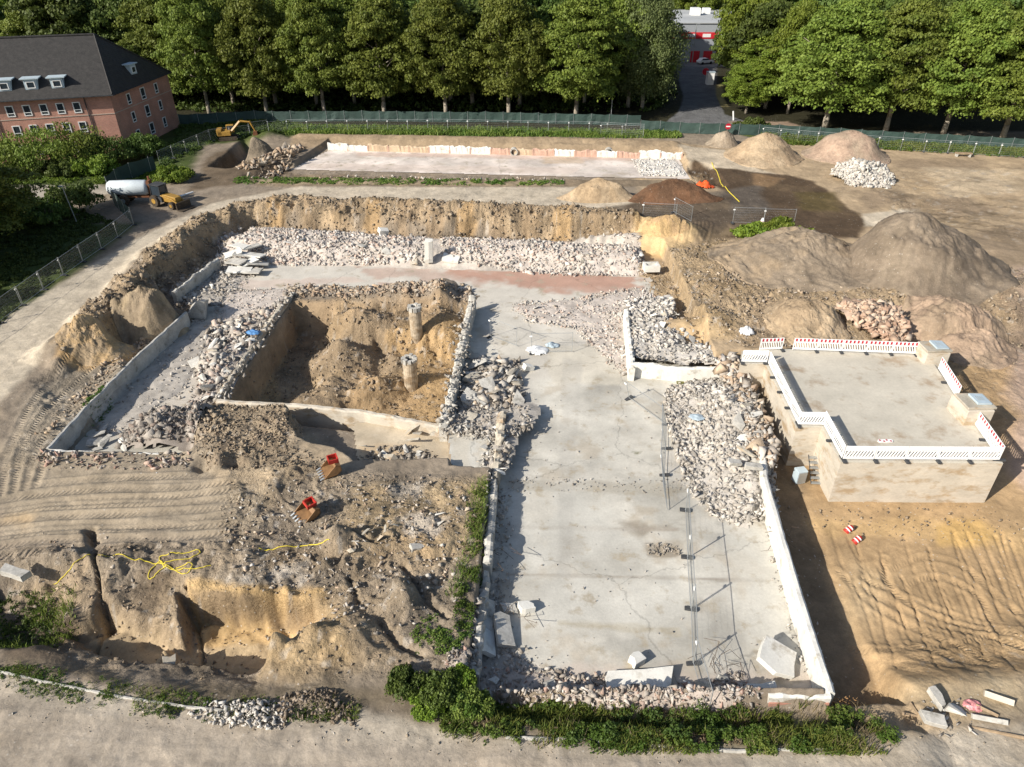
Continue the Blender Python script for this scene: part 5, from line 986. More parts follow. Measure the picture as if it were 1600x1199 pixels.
def clear(x, y):     # keep the lane and the buildings free
    z = y * math.cos(TH) + H * math.sin(TH); px = 800 + F * x / z
    return (992 < px < 1158 and y < 206) or (-84 < x < -54 and y < 134) or (20 < x < 78 and 196 < y < 240)
for x0 in range(-140, 190, 9):
    for row, y0 in enumerate((152, 163, 175, 188, 203, 220, 239, 262, 290)):
        x = x0 + tr.uniform(-3, 3) + (row % 2) * 4.5; y = y0 + tr.uniform(-3, 3); z = y * math.cos(TH) + H * math.sin(TH)
        if clear(x, y) or abs(x / z) > .80 or (row > 5 and (x0 // 9) % 2): continue
        kd = tr.choice(['lime', 'wide', 'wide', 'oval'] if row else ['lime', 'wide'])
        tree(x, y, kd, tr.uniform(17.5, 22.5), tr.uniform(10, 13.5), 'tree of the dense wood behind the front row', 'trees of the wood behind')
for k, (x, y, h) in enumerate([(-69, 50, 13), (-62, 66, 12), (-80, 66, 16), (-60, 76, 11)]): tree(x, y, ('wide', 'lime')[k % 2], h, 10, 'tree standing left of the picture beside the dirt road', 'trees left of the picture')
def bush(px, py, w, h, label, m='leaf', seed=0, z=None, dens=1., name='bush'):
    p = G(px, py); g = np.random.default_rng(seed); n = int(34 * dens); a = g.random(n) * 6.283; q = np.sqrt(g.random(n)); t = g.random(n)
    c = np.stack([w / 2 * q * np.cos(a), w / 2 * .85 * q * np.sin(a), h * (.18 + .66 * t * np.sqrt(np.clip(1 - q * q * .8, 0, 1)))], 1)
    r = g.uniform(.13, .26, n) * min(w, h * 1.6)
    V, Fq, cf = leaves(c, r, 190, .21 if w > 3 else .10, droop=.2, seed=seed + 3)
    e = empty(name, p); np_mesh('crown', V, Fq, M[m], np.repeat(cf[:, None], 3, 1), e)
    mb = MB()
    for k in range(5): mb.bar((0, 0, -.2), (g.uniform(-.3, .3) * w, g.uniform(-.3, .3) * w, h * .7), .05, 5, .02)
    mb.build('stem', M['bark'], e); return tag(e, label, 'bush')
for a in [(70, 268, 8.5, 7, 'large rounded bush in front of the brick barracks', 'leaf', 1), (125, 262, 7.5, 7, 'large feathery bush right of the rounded one before the barracks', 'leaf', 2), (10, 275, 7, 5, 'bush at the left edge before the barracks', 'leaf', 3), (178, 255, 6.5, 4.5, 'spreading bush at the barracks corner', 'leaf_dark', 4), (150, 272, 6, 2.6, 'low bright bush along the side road', 'leaf2', 5), (230, 245, 5, 3.5, 'dark bush beside the barracks end wall', 'leaf_dark', 6), (95, 274, 6, 2.2, 'low bush strip at the side road edge', 'leaf_dark', 15),
        (125, 332, 5.5, 4.5, 'dark round bush by the thin lamp pole', 'leaf_dark', 7), (75, 350, 6, 3, 'dark bush before the grey containers', 'leaf_dark', 8), (20, 330, 5, 3.5, 'dark bush at the left edge beyond the containers', 'leaf_dark', 9), (275, 282, 5, 2.2, 'bright green bush beside the green gate screen', 'leaf2', 10),
        (1175, 372, 4.2, 1.7, 'left part of the green bush on the dirt island', 'leaf2', 11), (1215, 372, 4.2, 2.3, 'bright round bush on the dirt island', 'leaf2', 12), (1250, 374, 3.4, 1.3, 'low bush at the right end of the dirt island', 'leaf2', 13), (1175, 205, 6, 2.4, 'loose shrub beside the green screen at the lane mouth', 'leaf_dark', 14)]:
    bush(*a[:5], m=a[5], seed=a[6])
# bushes along the bottom edge of the hall
for k, (px, py, w, h, m) in enumerate([(640, 1078, 1.9, 1.0, 'leaf_dark'), (690, 1085, 2.0, 1.1, 'leaf_dark'), (668, 1104, 1.7, .7, 'leaf2'), (735, 1108, 2.0, .8, 'weed'), (722, 1068, 1.2, .9, 'leaf2')]):
    bush(px, py, w, h, ['dark green bush at the left end of the weed strip', 'dark bush below the low dirty footing', 'light low bush by the lower road', 'bush with yellowish leaves at the broken hall corner', 'small bright bush against the footing'][k], m, 40 + k)
def blades(name, label, poly, n, h, w, m='weed', z=0., cat='grass', seed=0, patch=-.05):
    p = in_poly(PP(poly, z), n); g = np.random.default_rng(seed); nz = fbm(p[:, 0], p[:, 1], 1.8, 4, seed + 2); p = p[nz > patch]; n = len(p); hh = h * g.uniform(.4, 1.15, n)
    a = g.random(n) * 6.283; b = np.stack([p[:, 0], p[:, 1], zat(p[:, 0], p[:, 1]) - .02], 1); s_ = np.stack([np.cos(a), np.sin(a), a * 0], 1) * w * g.uniform(.5, 1.2, n)[:, None]
    ln = g.normal(size=(n, 2)) * .35 * hh[:, None]; t = b + np.concatenate([ln, hh[:, None]], 1); q = b + np.concatenate([ln * .35, hh[:, None] * .6], 1)
    V = np.stack([b - s_, b + s_, q + s_ * .9, t, q - s_ * .9], 1).reshape(-1, 3); I = np.arange(n)[:, None] * 5
    cf = np.repeat(np.clip(.5 + .8 * nz[nz > patch] + g.uniform(-.4, .5, n), 0, 1), 5); F2 = np.concatenate([I + np.array([0, 1, 2, 4]), I + np.array([4, 2, 3, 3])]) 
    T = np.concatenate([I + np.array([0, 1, 2]), I + np.array([0, 2, 4]), I + np.array([4, 2, 3])])
    return tag(np_mesh(name, V, T, M[m], np.repeat(cf[:, None], 3, 1)), label, cat, None, 'stuff')
def weeds(name, label, poly, n, h, size, m='weed', z=0., cat='weeds', seed=0, px=True, dry=0.):
    if px: poly = PP(poly, z)
    p = in_poly(poly, n); g = np.random.default_rng(seed)
    size *= .72; hh = h * np.clip(.5 + 1.1 * fbm(p[:, 0], p[:, 1], 1.6, 3, seed + 7), .15, 1.2)
    keep = fbm(p[:, 0], p[:, 1], .9, 4, seed + 4) > ((-.06 if n > 9000 and h == .8 else .0) if h > .3 else -.1); p, hh = p[keep], hh[keep] * (.35 + .65 * g.random(keep.sum()))
    c = np.stack([p[:, 0], p[:, 1], zat(p[:, 0], p[:, 1]) + hh * g.random(len(p))], 1); cmod = np.clip(.5 + 1.1 * fbm(p[:, 0], p[:, 1], 1.4, 3, seed + 21), .1, 1.3)
    V, Fq, cf = leaves(c, np.full(len(p), size * 2.0), 13, size, droop=0, seed=seed)
    cf = np.clip(cf * np.repeat(cmod, 13 * 4), 0, 1); o = np_mesh(name, V, Fq, M[m], np.repeat(cf[:, None], 3, 1)); return tag(o, label, cat, None, 'stuff')
weeds('weeds', 'dense green weeds along the lower end of the hall', [(755, 1085), (900, 1100), (1050, 1115), (1200, 1110), (1300, 1096), (1360, 1112), (1395, 1150), (1330, 1178), (1150, 1170), (1000, 1160), (880, 1146), (780, 1138), (690, 1130)], 9600, .8, .10, seed=1)
weeds('weeds', 'dark green weed stems mixed into the lower weed strip', [(800, 1095), (1050, 1120), (1150, 1130), (1100, 1165), (900, 1145)], 2600, .9, .10, 'leaf_dark', seed=2)
weeds('weeds', 'dry pale stems among the lower weeds', [(720, 1090), (900, 1100), (1200, 1118), (1340, 1115), (1300, 1165), (900, 1140)], 1500, .5, .07, 'dry', seed=3)
weeds('weeds', 'green weeds growing along the soil side of the left hall wall', [(712, 920), (740, 860), (748, 770), (765, 745), (756, 830), (742, 930), (728, 985), (715, 985)], 650, .4, .09, seed=4)
weeds('weeds', 'sparse weeds by the low footing', [(670, 975), (740, 960), (730, 1025), (640, 1020)], 500, .4, .08, seed=5)
weeds('grass', 'rough green grass strip before the far fence', [(450, 197), (700, 200), (1060, 208), (1060, 216), (700, 211), (450, 209)], 7000, .6, .22, cat='grass', seed=6)
weeds('grass', 'green verge along the fence on the right', [(1190, 208), (1400, 222), (1640, 238), (1640, 248), (1400, 234), (1200, 224)], 6000, .6, .22, cat='grass', seed=7)
weeds('grass', 'dark grass left of the second foundation', [(290, 190), (460, 190), (440, 212), (330, 222), (280, 250), (250, 262)], 5000, .5, .24, 'leaf_dark', cat='grass', seed=8)
weeds('grass', 'shaded grass left of the dirt road', [(-20, 326), (120, 332), (170, 350), (170, 372), (100, 425), (0, 500), (-60, 540), (-100, 380)], 16000, .35, .2, 'leaf_dark', cat='grass', seed=9)
weeds('grass', 'weeds with small flowers by the side road', [(0, 278), (240, 266), (285, 262), (250, 284), (150, 286), (0, 288)], 3500, .5, .2, 'leaf2', cat='grass', seed=10)
weeds('grass', 'tufts of grass between the second foundation and the road', [(370, 278), (880, 284), (880, 290), (700, 288), (370, 286)], 1800, .3, .15, cat='grass', seed=11)
weeds('weeds', 'weeds at the left edge above the dug pit', [(-20, 900), (40, 905), (90, 925), (90, 960), (20, 990), (-20, 1000)], 420, .4, .10, 'leaf_dark', seed=12)
weeds('grass', 'thin grass along the kerb of the lower road', [(-20, 1040), (200, 1088), (400, 1112), (560, 1120), (560, 1128), (380, 1122), (200, 1096), (-20, 1050)], 1500, .14, .06, seed=13, cat='grass')
weeds('grass', 'small grass tufts beside the courtyard wall', [(125, 640), (160, 600), (168, 600), (140, 650), (120, 660)], 260, .25, .08, seed=14, cat='grass')
weeds('ground_cover', 'undergrowth below the trees of the wood', [(-85, 145), (28, 145), (34, 158), (37, 190), (38, 200), (-100, 200)], 7000, .8, .6, 'leaf_dark', cat='undergrowth', seed=15, px=False)
weeds('grass', 'bright grass patch on the dirt island', [(1140, 360), (1260, 364), (1250, 378), (1150, 376)], 900, .4, .12, 'leaf2', cat='grass', seed=16)
weeds('grass', 'small tuft beside the broken recess', [(1050, 520), (1080, 525), (1080, 540), (1055, 538)], 120, .4, .1, seed=17, cat='grass')

# ------------------------------------------------------------ brick barracks
EA = 9.0; C0 = Vector((-61.7, 115.3)); CR = Vector((-60.3, 133.6)); dF = Vector((-.95, -.31)).normalized(); CL = C0 + dF * 46; CB = CR + dF * 46
bb = empty('barracks', (C0.x, C0.y, 0)); tag(bb, 'three storey red brick barracks with a dark hipped tile roof and small dormers', 'building')
fp = [tuple(C0), tuple(CR), tuple(CB), tuple(CL)]
mb = MB(); mb.prism(fp, -1, EA); child(mb, 'wall', M['brick'], bb)
def off(a, b, d): n = Vector((b.y - a.y, a.x - b.x)).normalized(); return n * d
cF = -Vector((-dF.y, dF.x)); cF = Vector((.31, -.95)).normalized(); nE = Vector((CR.y - C0.y, -(CR.x - C0.x))).normalized()
e0 = C0 + cF * .6 + nE * .6; e1 = CR - cF * .6 + nE * .6; e2 = CB - cF * .6; e3 = CL + cF * .6
midE = (e0 + e1) / 2; R1 = midE + dF * 5.2; R2 = R1 + dF * 37; RZ = 16.3
mb = MB(); z = EA + .0
mb.add([(*e0, z), (*e1, z), (*e2, z), (*e3, z), (*R1, RZ), (*R2, RZ)], [(0, 1, 4), (1, 2, 5, 4), (2, 3, 5), (3, 0, 4, 5), (0, 3, 2, 1)])
rf = child(mb, 'roof', M['tile'], bb)
mb = MB(); mb.prism([tuple(e0 + cF * .1 + nE * .1), tuple(e1 - cF * .1 + nE * .1), tuple(e2 - cF * .1), tuple(e3 + cF * .1)], EA - .16, EA - .004); child(mb, 'gutter', M['rubber'], bb)
mb = MB(); mb.bar((*e0, z + .08), (*R1, RZ + .08), .14, 6); mb.bar((*e1, z + .08), (*R1, RZ + .08), .14, 6); mb.bar((*R1, RZ + .06), (*R2, RZ + .06), .16, 6); child(mb, 'ridge_tile', M['tile'], rf)
cream = mat('stone band', (.46, .38, .31), var=.1)
for zz in (6.15,):
    mb = MB(); a, b = C0 + cF * .03 + nE * .03, CL + cF * .03; mb.box((*((a + b) / 2), zz), ((b - a).length, .06, .10), math.atan2(dF.y, dF.x))
    a2, b2 = C0 + nE * .03, CR + nE * .03; d = (b2 - a2); mb.box((*((a2 + b2) / 2), zz), (d.length, .06, .10), math.atan2(d.y, d.x)); child(mb, 'string_course', cream, bb)
def window(base, d, nrm, zc, w, h):
    rz = math.atan2(d.y, d.x); p = base + nrm * .03
    mb = MB()
    for s in (-1, 1): mb.box((*(p + d * s * (w / 2)), zc), (.13, .10, h + .13), rz)
    for s in (-1, 1): mb.box((*p, zc + s * (h / 2 + .003)), (w - .13, .10, .13), rz)
    mb.box((*p, zc - h * .22), (w - .13, .07, .09), rz)
    f = child(mb, 'window', M['frame'], bb)
    mb = MB(); mb.box((*(base + nrm * .005), zc), (w - .1, .03, h - .1), rz); o = mb.build('pane', M['glass']); o.parent = f
for k in range(16):
    b = C0 + dF * (4.9 + 2.25 * k + (.9 if k > 4 else 0))
    for zc in (7.35, 4.5, 1.6): window(b, dF, cF, zc, .95, 1.45)
dE = (CR - C0).normalized()
for s, w in ((.26, .95), (.50, 1.25), (.74, .95)):
    for zc in (7.35, 4.6, 1.8): window(C0.lerp(CR, s), dE, nE, zc, w, 1.5 if w < 1 else 1.7)
for k in (3.6, 16.1, 30):
    b = C0 + dF * k + cF * .1; mb = MB(); mb.bar((*b, 0), (*b, EA - .2), .07, 6); child(mb, 'downpipe', M['rubber'], bb)
def dormer(base, d, n, zf):   # small zinc dormer on the slope
    rz = math.atan2(d.y, d.x); q = base
    mb = MB(); c = q - n * .9; mb.box((*c, zf + .1), (1.7, 2.4, 1.7), rz); mb.box((*(q - n * .9), zf + 1.0), (2.5, 2.9, .14), rz)
    o = child(mb, 'dormer', M['zinc'], rf); o.parent = rf
    mb = MB(); mb.box((*(q + n * .31), zf + .15), (1.0, .06, .72), rz); f = child(mb, 'pane', M['glass'], rf)
    mb = MB()
    for s in (-1, 1): mb.box((*(q + n * .33 + d * s * .53), zf + .15), (.12, .12, .94), rz)
    for s in (-1, 1): mb.box((*(q + n * .33), zf + .15 + s * .42), (.94, .12, .12), rz)
    child(mb, 'dormer_frame', M['frame'], rf)
for k in range(5): dormer(C0 + dF * (6.7 + 3.5 * k) - cF * .9, dF, cF, 10.6)
dormer(C0.lerp(CR, .48) - nE * .6, dE, nE, 10.9)
# second brick building cut by the left edge
b2 = empty('brick_building', P(0, 352, 0)); tag(b2, 'end of a tall brick building at the left edge of the picture', 'building')
q = P(14, 350, 0); mb = MB(); mb.prism([(q.x, q.y), (q.x - 1.5, q.y - 7), (q.x - 22, q.y - 3), (q.x - 20, q.y + 8)], -.5, 4.2); child(mb, 'wall', M['brick'], b2)
mb = MB(); mb.prism([(q.x + .4, q.y + .3), (q.x - 1.2, q.y - 7.6), (q.x - 22, q.y - 3.5), (q.x - 20, q.y + 8.5)], 4.21, 4.6); child(mb, 'roof', M['tile'], b2)
for k, px in enumerate((22, 38)):
    o = empty('waste_container', G(px, 348), .35); tag(o, ('left', 'right')[k] + ' one of two grey steel containers beside the brick end wall', 'container')
    mb = MB(); mb.box((0, 0, .75), (1.5, 1.3, 1.3)); mb.build('container_body', M['zinc'], o, bevel=.04); mb = MB(); mb.box((0, 0, 1.45), (1.6, 1.4, .1)); mb.build('lid', M['rubber'], o, bevel=.02)
# grey hall with red window bands behind the trees
hb = empty('industrial_hall', (49, 205, 0)); tag(hb, 'grey industrial building with red window bands and red doors at the end of the lane', 'building')
x0, x1, y0, y1, hz = 32, 66, 204, 236, 9.2
grey = mat('grey cladding', (.30, .32, .34), var=.06, rough=.6); grey2 = mat('flat grey roof', (.38, .39, .39), var=.12, scale=.1); redm = mat('red cladding', (.52, .02, .03), var=.08, rough=.5)
mb = MB(); mb.box(((x0 + x1) / 2, (y0 + y1) / 2, hz / 2), (x1 - x0, y1 - y0, hz)); child(mb, 'wall', grey, hb)
mb = MB(); mb.box(((x0 + x1) / 2, (y0 + y1) / 2, hz + .1), (x1 - x0 + .6, y1 - y0 + .6, .2)); child(mb, 'roof', grey2, hb)
mb = MB(); mb.box((51, 222, hz + 1.1), (2.4, 3, 1.8)); child(mb, 'roof_unit', M['frame'], hb); mb = MB(); mb.box((55, 226, hz + .9), (2, 2, 1.4)); child(mb, 'roof_unit', M['frame'], hb)
for zc in (7.0, 4.2):
    if zc < 5: mb = MB(); mb.box((38, y0 - .06, zc - .6), (9, .14, 1.2)); child(mb, 'window_band', redm, hb); continue
    mb = MB(); mb.box(((x0 + x1) / 2, y0 - .06, zc - .6), (x1 - x0 - 2, .14, 1.5)); w = child(mb, 'window_band', redm, hb)
    for k in range(8): mb = MB(); mb.box((35 + 3.9 * k, y0 - .15, zc - .6), (2.1, .06, .8)); child(mb, 'pane', M['frame'], w)
for x in (48.2, 51.5, 54.8): mb = MB(); mb.box((x, y0 - .08, 1.35), (2.3, .14, 2.7)); child(mb, 'door', redm, hb)
o = empty('street_lamp', (46.5, 199, 0)); tag(o, 'tall grey lamp pole before the industrial building', 'lamp'); mb = MB(); mb.bar((0, 0, 0), (0, 0, 9.6), .13, 7, .09); mb.build('pole', M['steel'], o); mb = MB(); mb.box((.4, 0, 9.6), (.9, .3, .12)); mb.build('lamp_head', M['steel'], o)
o = empty('cabin', P(1108, 132, 0)); tag(o, 'small white cabin beside the lane', 'cabin'); mb = MB(); mb.box((0, 0, 1.3), (1.6, 1.6, 2.6)); mb.build('cabin_body', M['white'], o, bevel=.05); mb = MB(); mb.box((0, 0, 2.68), (1.8, 1.8, .14)); mb.build('roof', M['zinc'], o)
o = empty('round_sign', P(1100, 131, 0)); tag(o, 'red round sign on a post beside the white cabin', 'sign'); mb = MB(); mb.bar((0, 0, 0), (0, 0, 3), .05); mb.build('post', M['steel'], o); mb = MB(); mb.lathe((0, -.08, 2.6), [(.75, -.03), (.75, .03)], 20, axis='y'); mb.build('disc', M['redfilm'], o)
def car(px, py, rz, label):
    o = empty('parked_car', P(px, py, 0), rz); tag(o, label, 'car')
    mb = MB(); mb.ext([(-2.1, .35), (2.1, .35), (2.15, .75), (1.3, .95), (-1.9, .98), (-2.15, .8)], -.85, .85); mb.ext([(-1.8, .97), (1.0, .96), (.3, 1.42), (-1.3, 1.44)], -.75, .75); mb.build('body', M['white'], o, bevel=.05)
    mb = MB(); mb.ext([(-1.7, 1.02), (.92, 1.0), (.3, 1.36), (-1.25, 1.38)], -.765, .765); mb.build('window', M['glass'], o)
    for a in (-1.3, 1.3):
        for s in (-.8, .8): mb = MB(); mb.lathe((a, s, .33), [(.33, -.1), (.33, .1)], 14, axis='y'); mb.build('wheel', M['black'], o)
car(1101, 100, .4, 'small white car parked before the industrial building')

# ------------------------------------------------------------ site fences: every panel a thing
def make_panel():
    r = empty('fence_panel', (0, 0, 0)); w, h = 3.4, 2.0
    mb = MB(); mb.bar((-w / 2, 0, .1), (-w / 2, 0, h + .08), .024, 6); mb.bar((w / 2, 0, .1), (w / 2, 0, h + .08), .024, 6); mb.bar((-w / 2, 0, h), (w / 2, 0, h), .02, 6); mb.bar((-w / 2, 0, .18), (w / 2, 0, .18), .02, 6); mb.build('frame', M['steel'], r)
    mb = MB()
    for k in range(1, 31): x = -w / 2 + k * w / 31; mb.bar((x, 0, .18), (x, 0, h), .0035, 3, cap=False)
    for z in (.5, .8, 1.1, 1.4, 1.7): mb.bar((-w / 2, 0, z), (w / 2, 0, z), .0035, 3, cap=False)
    mb.build('mesh_infill', M['steel'], r)
    mb = MB(); mb.box((-w / 2 - .05, 0, .07), (.24, .72, .14)); mb.build('foot', M['rubber'], r, bevel=.02)
    mb = MB(); mb.box((-w / 2 - .05, -.05, 1.75), (.22, .05, .13)); mb.build('clamp', M['white'], r)
    return r
pan0 = make_panel(); pused = [0]
def fence(pts, label, group, z=None, px=True, skip=(), tilt=0., zoff=0., skips=None):
    if px: pts = [P(x, y, 0)[:2] for x, y in pts]
    n_all = 0; tot = sum(max(1, round((Vector(b[:2]) - Vector(a[:2])).length / 3.5)) for a, b in zip(pts[:-1], pts[1:]))
    for a, b in zip(pts[:-1], pts[1:]):
        a, b = Vector(a[:2]), Vector(b[:2]); L = (b - a).length; n = max(1, round(L / 3.5)); d = (b - a) / L
        for k in range(n):
            n_all += 1
            if n_all in skip: continue
            o = pan0 if not pused[0] else copy_tree(pan0); pused[0] = 1
            c = a.lerp(b, (k + .5) / n); o.location = (c.x, c.y, (float(zat(c.x, c.y)) if z is None else z) + zoff); o.rotation_euler = (tilt + random.uniform(-.02, .02), 0, math.atan2(d.y, d.x) + random.uniform(-.03, .03)); o.scale = (L / n / 3.45, 1, 1)
            if tot <= 16 and tot > 1: lb_ = label + ', ' + ORD[n_all - 1] + ' from its start'
            else: lb_ = label
            tag(o, lb_, 'fence', group)
fence([(450, 206), (700, 205), (920, 209), (1005, 213)], 'wire fence panel in the long row in front of the grass strip', 'far fence row')
fence([(1190, 218), (1245, 223), (1370, 233), (1480, 240), (1600, 247), (1700, 254)], 'wire fence panel behind the right sand heaps', 'right fence row')
fence([(450, 206), (330, 222), (250, 258)], 'wire fence panel beside the barracks', 'fence beside the barracks')
fence([(208, 352), (185, 372), (100, 432), (0, 505), (-80, 560)], 'wire fence panel along the shaded grass', 'fence along the left road')
fence([(938, 213), (1005, 216)], 'short fence stretch before the green screen', 'short fence stretch')
fence([(1003, 345), (1055, 348)], 'fence panel near the small orange mound', 'track fence left'); fence([(1052, 333), (1080, 348)], 'angled fence panel at the wet track', 'track fence angled')
fence([(1144, 350), (1240, 352)], 'fence panel behind the green bush', 'track fence right')
fence([(1076, 772), (1079, 845), (1084, 925), (1090, 1010), (1112, 1092)], 'standing fence panel on the lower hall floor', 'hall floor fence', z=-1.5)
fence([(1046, 640), (1043, 718), (1047, 772)], 'leaning fence panel beside the rubble heap', 'leaning fence', z=-1.5, tilt=.25)
fence([(830, 530), (895, 528)], 'fence panel standing on the pale slab behind the plastic sheet', 'upper slab fence', z=-1.5); fence([(765, 505), (808, 520)], 'fence panel in the shadow of the sand pit wall', 'shadow fence', z=-1.5)
fence([(985, 600), (1045, 640)], 'fence panel leaning below the whitewashed wall', 'fence below the white wall', z=-1.5, tilt=.3)
# green privacy screens on their own poles
def screen(pts, label, h=1.9, px=True, thick=.03, zl=0):
    pts = [P(x, y, 0) for x, y in pts]; o = empty('privacy_screen', pts[0]); tag(o, label, 'screen'); mb = MB(); r = random.Random(3)
    v = []; f = []; q = []
    for a, b in zip(pts[:-1], pts[1:]):
        n = max(2, int((b - a).length / .8)); q += [a.lerp(b, k / n) for k in range(n)]
    q.append(pts[-1]); zb = [float(zat(p.x, p.y)) for p in q]
    for k, p in enumerate(q):
        s = .12 * r.uniform(-1, 1); sag = -.10 * (k % 4 != 0) + r.uniform(-.03, .03)
        for dz, dy in ((.05, 0), (h * .33, s), (h * .66, s * .6), (h + sag, 0)): v.append((p.x, p.y + dy, zb[k] + dz)); v.append((p.x, p.y + dy + thick, zb[k] + dz))
    m = 8
    for k in range(len(q) - 1):
        for j in range(3):
            f.append((k * m + 2 * j, (k + 1) * m + 2 * j, (k + 1) * m + 2 * j + 2, k * m + 2 * j + 2)); f.append((k * m + 2 * j + 1, k * m + 2 * j + 3, (k + 1) * m + 2 * j + 3, (k + 1) * m + 2 * j + 1))
        f.append((k * m + 6, (k + 1) * m + 6, (k + 1) * m + 7, k * m + 7))
    mb.add(v, f); child(mb, 'screen_fabric', M['green_tarp'], o)
    for k in range(0, len(q), 4):
        mb = MB(); p = q[k]; mb.bar((p.x, p.y - .06, zb[k]), (p.x, p.y - .06, zb[k] + h + .1), .03, 5); child(mb, 'post', M['steel'], o)
screen([(282, 196), (400, 190), (560, 190), (800, 192), (1000, 197)], 'long green privacy screen in front of the tree row')
screen([(1000, 205), (1100, 210), (1215, 213), (1400, 224), (1640, 238)], 'green privacy screen crossing the lane and running right below the dense trees')
screen([(172, 303), (192, 285), (245, 268)], 'green screened gate behind the white tank trailer', 2.3); screen([(210, 352), (180, 322), (172, 303)], 'green screened fence corner left of the tank trailer', 2.2)

# ------------------------------------------------------------ machines
def tanker():
    o = empty('tank_trailer', G(208, 318), .08); tag(o, 'white slurry tank trailer on big muddy wheels behind the tractor', 'trailer')
    mb = MB(); mb.lathe((0, 0, 2.05), [(.3, -2.6), (.75, -2.5), (.95, -2.2), (.98, 0), (.95, 2.2), (.75, 2.5), (.3, 2.6)], 24, axis='x'); mb.build('tank', M['tank'], o, smooth=True)
    mb = MB(); mb.box((0, 0, .95), (5, .9, .22)); mb.bar((2.4, 0, .95), (4.0, 0, .75), .1); mb.box((-.6, 0, .8), (.2, 2.2, .2)); mb.build('chassis', M['rust'], o)
    for s in (-1.05, 1.05):
        mb = MB(); mb.lathe((-.6, s, .72), [(.35, -.3), (.68, -.28), (.72, 0), (.68, .28), (.35, .3)], 20, axis='y'); w = mb.build('wheel', M['mud'], o); mb = MB(); mb.lathe((-.6, s, .72), [(.3, -.31), (.3, .31)], 12, axis='y'); mb.build('rim', M['steel'], w)
    mb = MB(); mb.box((2.75, 0, 2.2), (.35, 1.0, 1.6)); mb.bar((2.7, .3, 1.4), (2.7, .3, 3.4), .14); mb.bar((2.8, -.3, 1.4), (3.6, -.5, 1.0), .1); mb.build('pump', M['rust'], o)
tanker()
def backhoe():
    o = empty('backhoe_loader', G(264, 322), -.42); tag(o, 'yellow backhoe loader with a dark front bucket on the dirt road', 'tractor')
    mb = MB(); mb.ext([(-.4, .7), (2.0, .7), (2.05, 1.45), (.6, 1.6), (-.4, 1.6)], -.5, .5); mb.build('bonnet', M['yellow'], o, bevel=.06)
    mb = MB(); mb.box((-1.1, 0, .95), (1.9, 1.5, .6)); mb.build('chassis', M['rubber'], o)
    cb = MB()
    for x in (-1.9, -.35):
        for s in (-.65, .65): cb.bar((x, s, 1.2), (x + .08, s * .9, 2.65), .06)
    c = cb.build('cab', M['rubber'], o); mb = MB(); mb.box((-1.1, 0, 2.72), (1.8, 1.45, .12)); mb.build('cab_roof', M['rubber'], c, bevel=.04)
    mb = MB(); mb.box((-1.1, 0, 1.95), (1.45, 1.18, 1.25)); mb.build('cab_glass', M['glass'], c)
    for x, rr, s in ((-1.3, .75, .85), (-1.3, .75, -.85), (1.5, .48, .8), (1.5, .48, -.8)):
        mb = MB(); mb.lathe((x, s, rr), [(rr * .5, -.22), (rr * .95, -.22), (rr, 0), (rr * .95, .22), (rr * .5, .22)], 18, axis='y'); w = mb.build('wheel', M['mud'], o); mb = MB(); mb.lathe((x, s, rr), [(rr * .45, -.23), (rr * .45, .23)], 12, axis='y'); mb.build('rim', M['yellow'], w)
    mb = MB()
    for s in (-.62, .62): mb.bar((-.3, s, 1.5), (1.6, s, 1.2), .09); mb.bar((1.6, s, 1.2), (2.7, s, .55), .09)
    mb.build('loader_arm', M['yellow'], o)
    mb = MB(); mb.ext([(2.6, .05), (3.5, .05), (3.5, .1), (2.75, .18), (2.7, .95), (2.6, 1.0)], -1.15, 1.15); mb.build('bucket', M['mud'], o)
    mb = MB(); mb.bar((-2.1, 0, 1.0), (-2.9, .2, 2.6), .12); mb.bar((-2.9, .2, 2.6), (-3.6, .4, 1.0), .1); mb.box((-3.6, .4, .8), (.5, .5, .5)); mb.build('digger_arm', M['rust'], o)
backhoe()
def excavator():
    o = empty('excavator', G(358, 219), .25); o.scale = (.82, .82, .82); tag(o, 'yellow crawler excavator reaching its arm over dark soil at the back left', 'excavator')
    for s in (-1, 1): mb = MB(); mb.ext([(-1.7, .1), (1.7, .1), (1.95, .45), (1.7, .8), (-1.7, .8), (-1.95, .45)], s * 1.1 - .25, s * 1.1 + .25); mb.build('track', M['mud'], o)
    mb = MB(); mb.box((-.6, 0, 1.5), (2.6, 2.4, .9)); mb.box((-1.5, 0, 1.75), (1.0, 2.4, 1.2)); mb.build('superstructure', M['yellow'], o, bevel=.08)
    mb = MB(); mb.box((.6, .7, 2.1), (1.5, .95, 1.5)); c = mb.build('cab', M['yellow'], o, bevel=.06); mb = MB(); mb.box((.7, .7, 2.25), (1.42, .99, .9)); mb.build('cab_glass', M['glass'], c)
    mb = MB(); mb.box((1.6, -.2, 2.4), (.1, .1, .1)); mb.bar((.6, -.2, 1.5), (2.8, -.2, 3.6), .26, 4, .24); mb.bar((2.8, -.2, 3.6), (4.9, -.2, 3.3), .24, 4, .18); mb.build('boom', M['yellow'], o)
    mb = MB(); mb.bar((4.7, -.2, 3.5), (5.5, -.2, 1.5), .2, 4, .14); mb.build('stick', M['yellow'], o)
    mb = MB(); mb.ext([(5.1, 1.5), (5.8, 1.5), (5.9, .8), (5.2, .5), (4.9, .9)], -.7, .3); mb.build('bucket', M['rust'], o)
excavator()
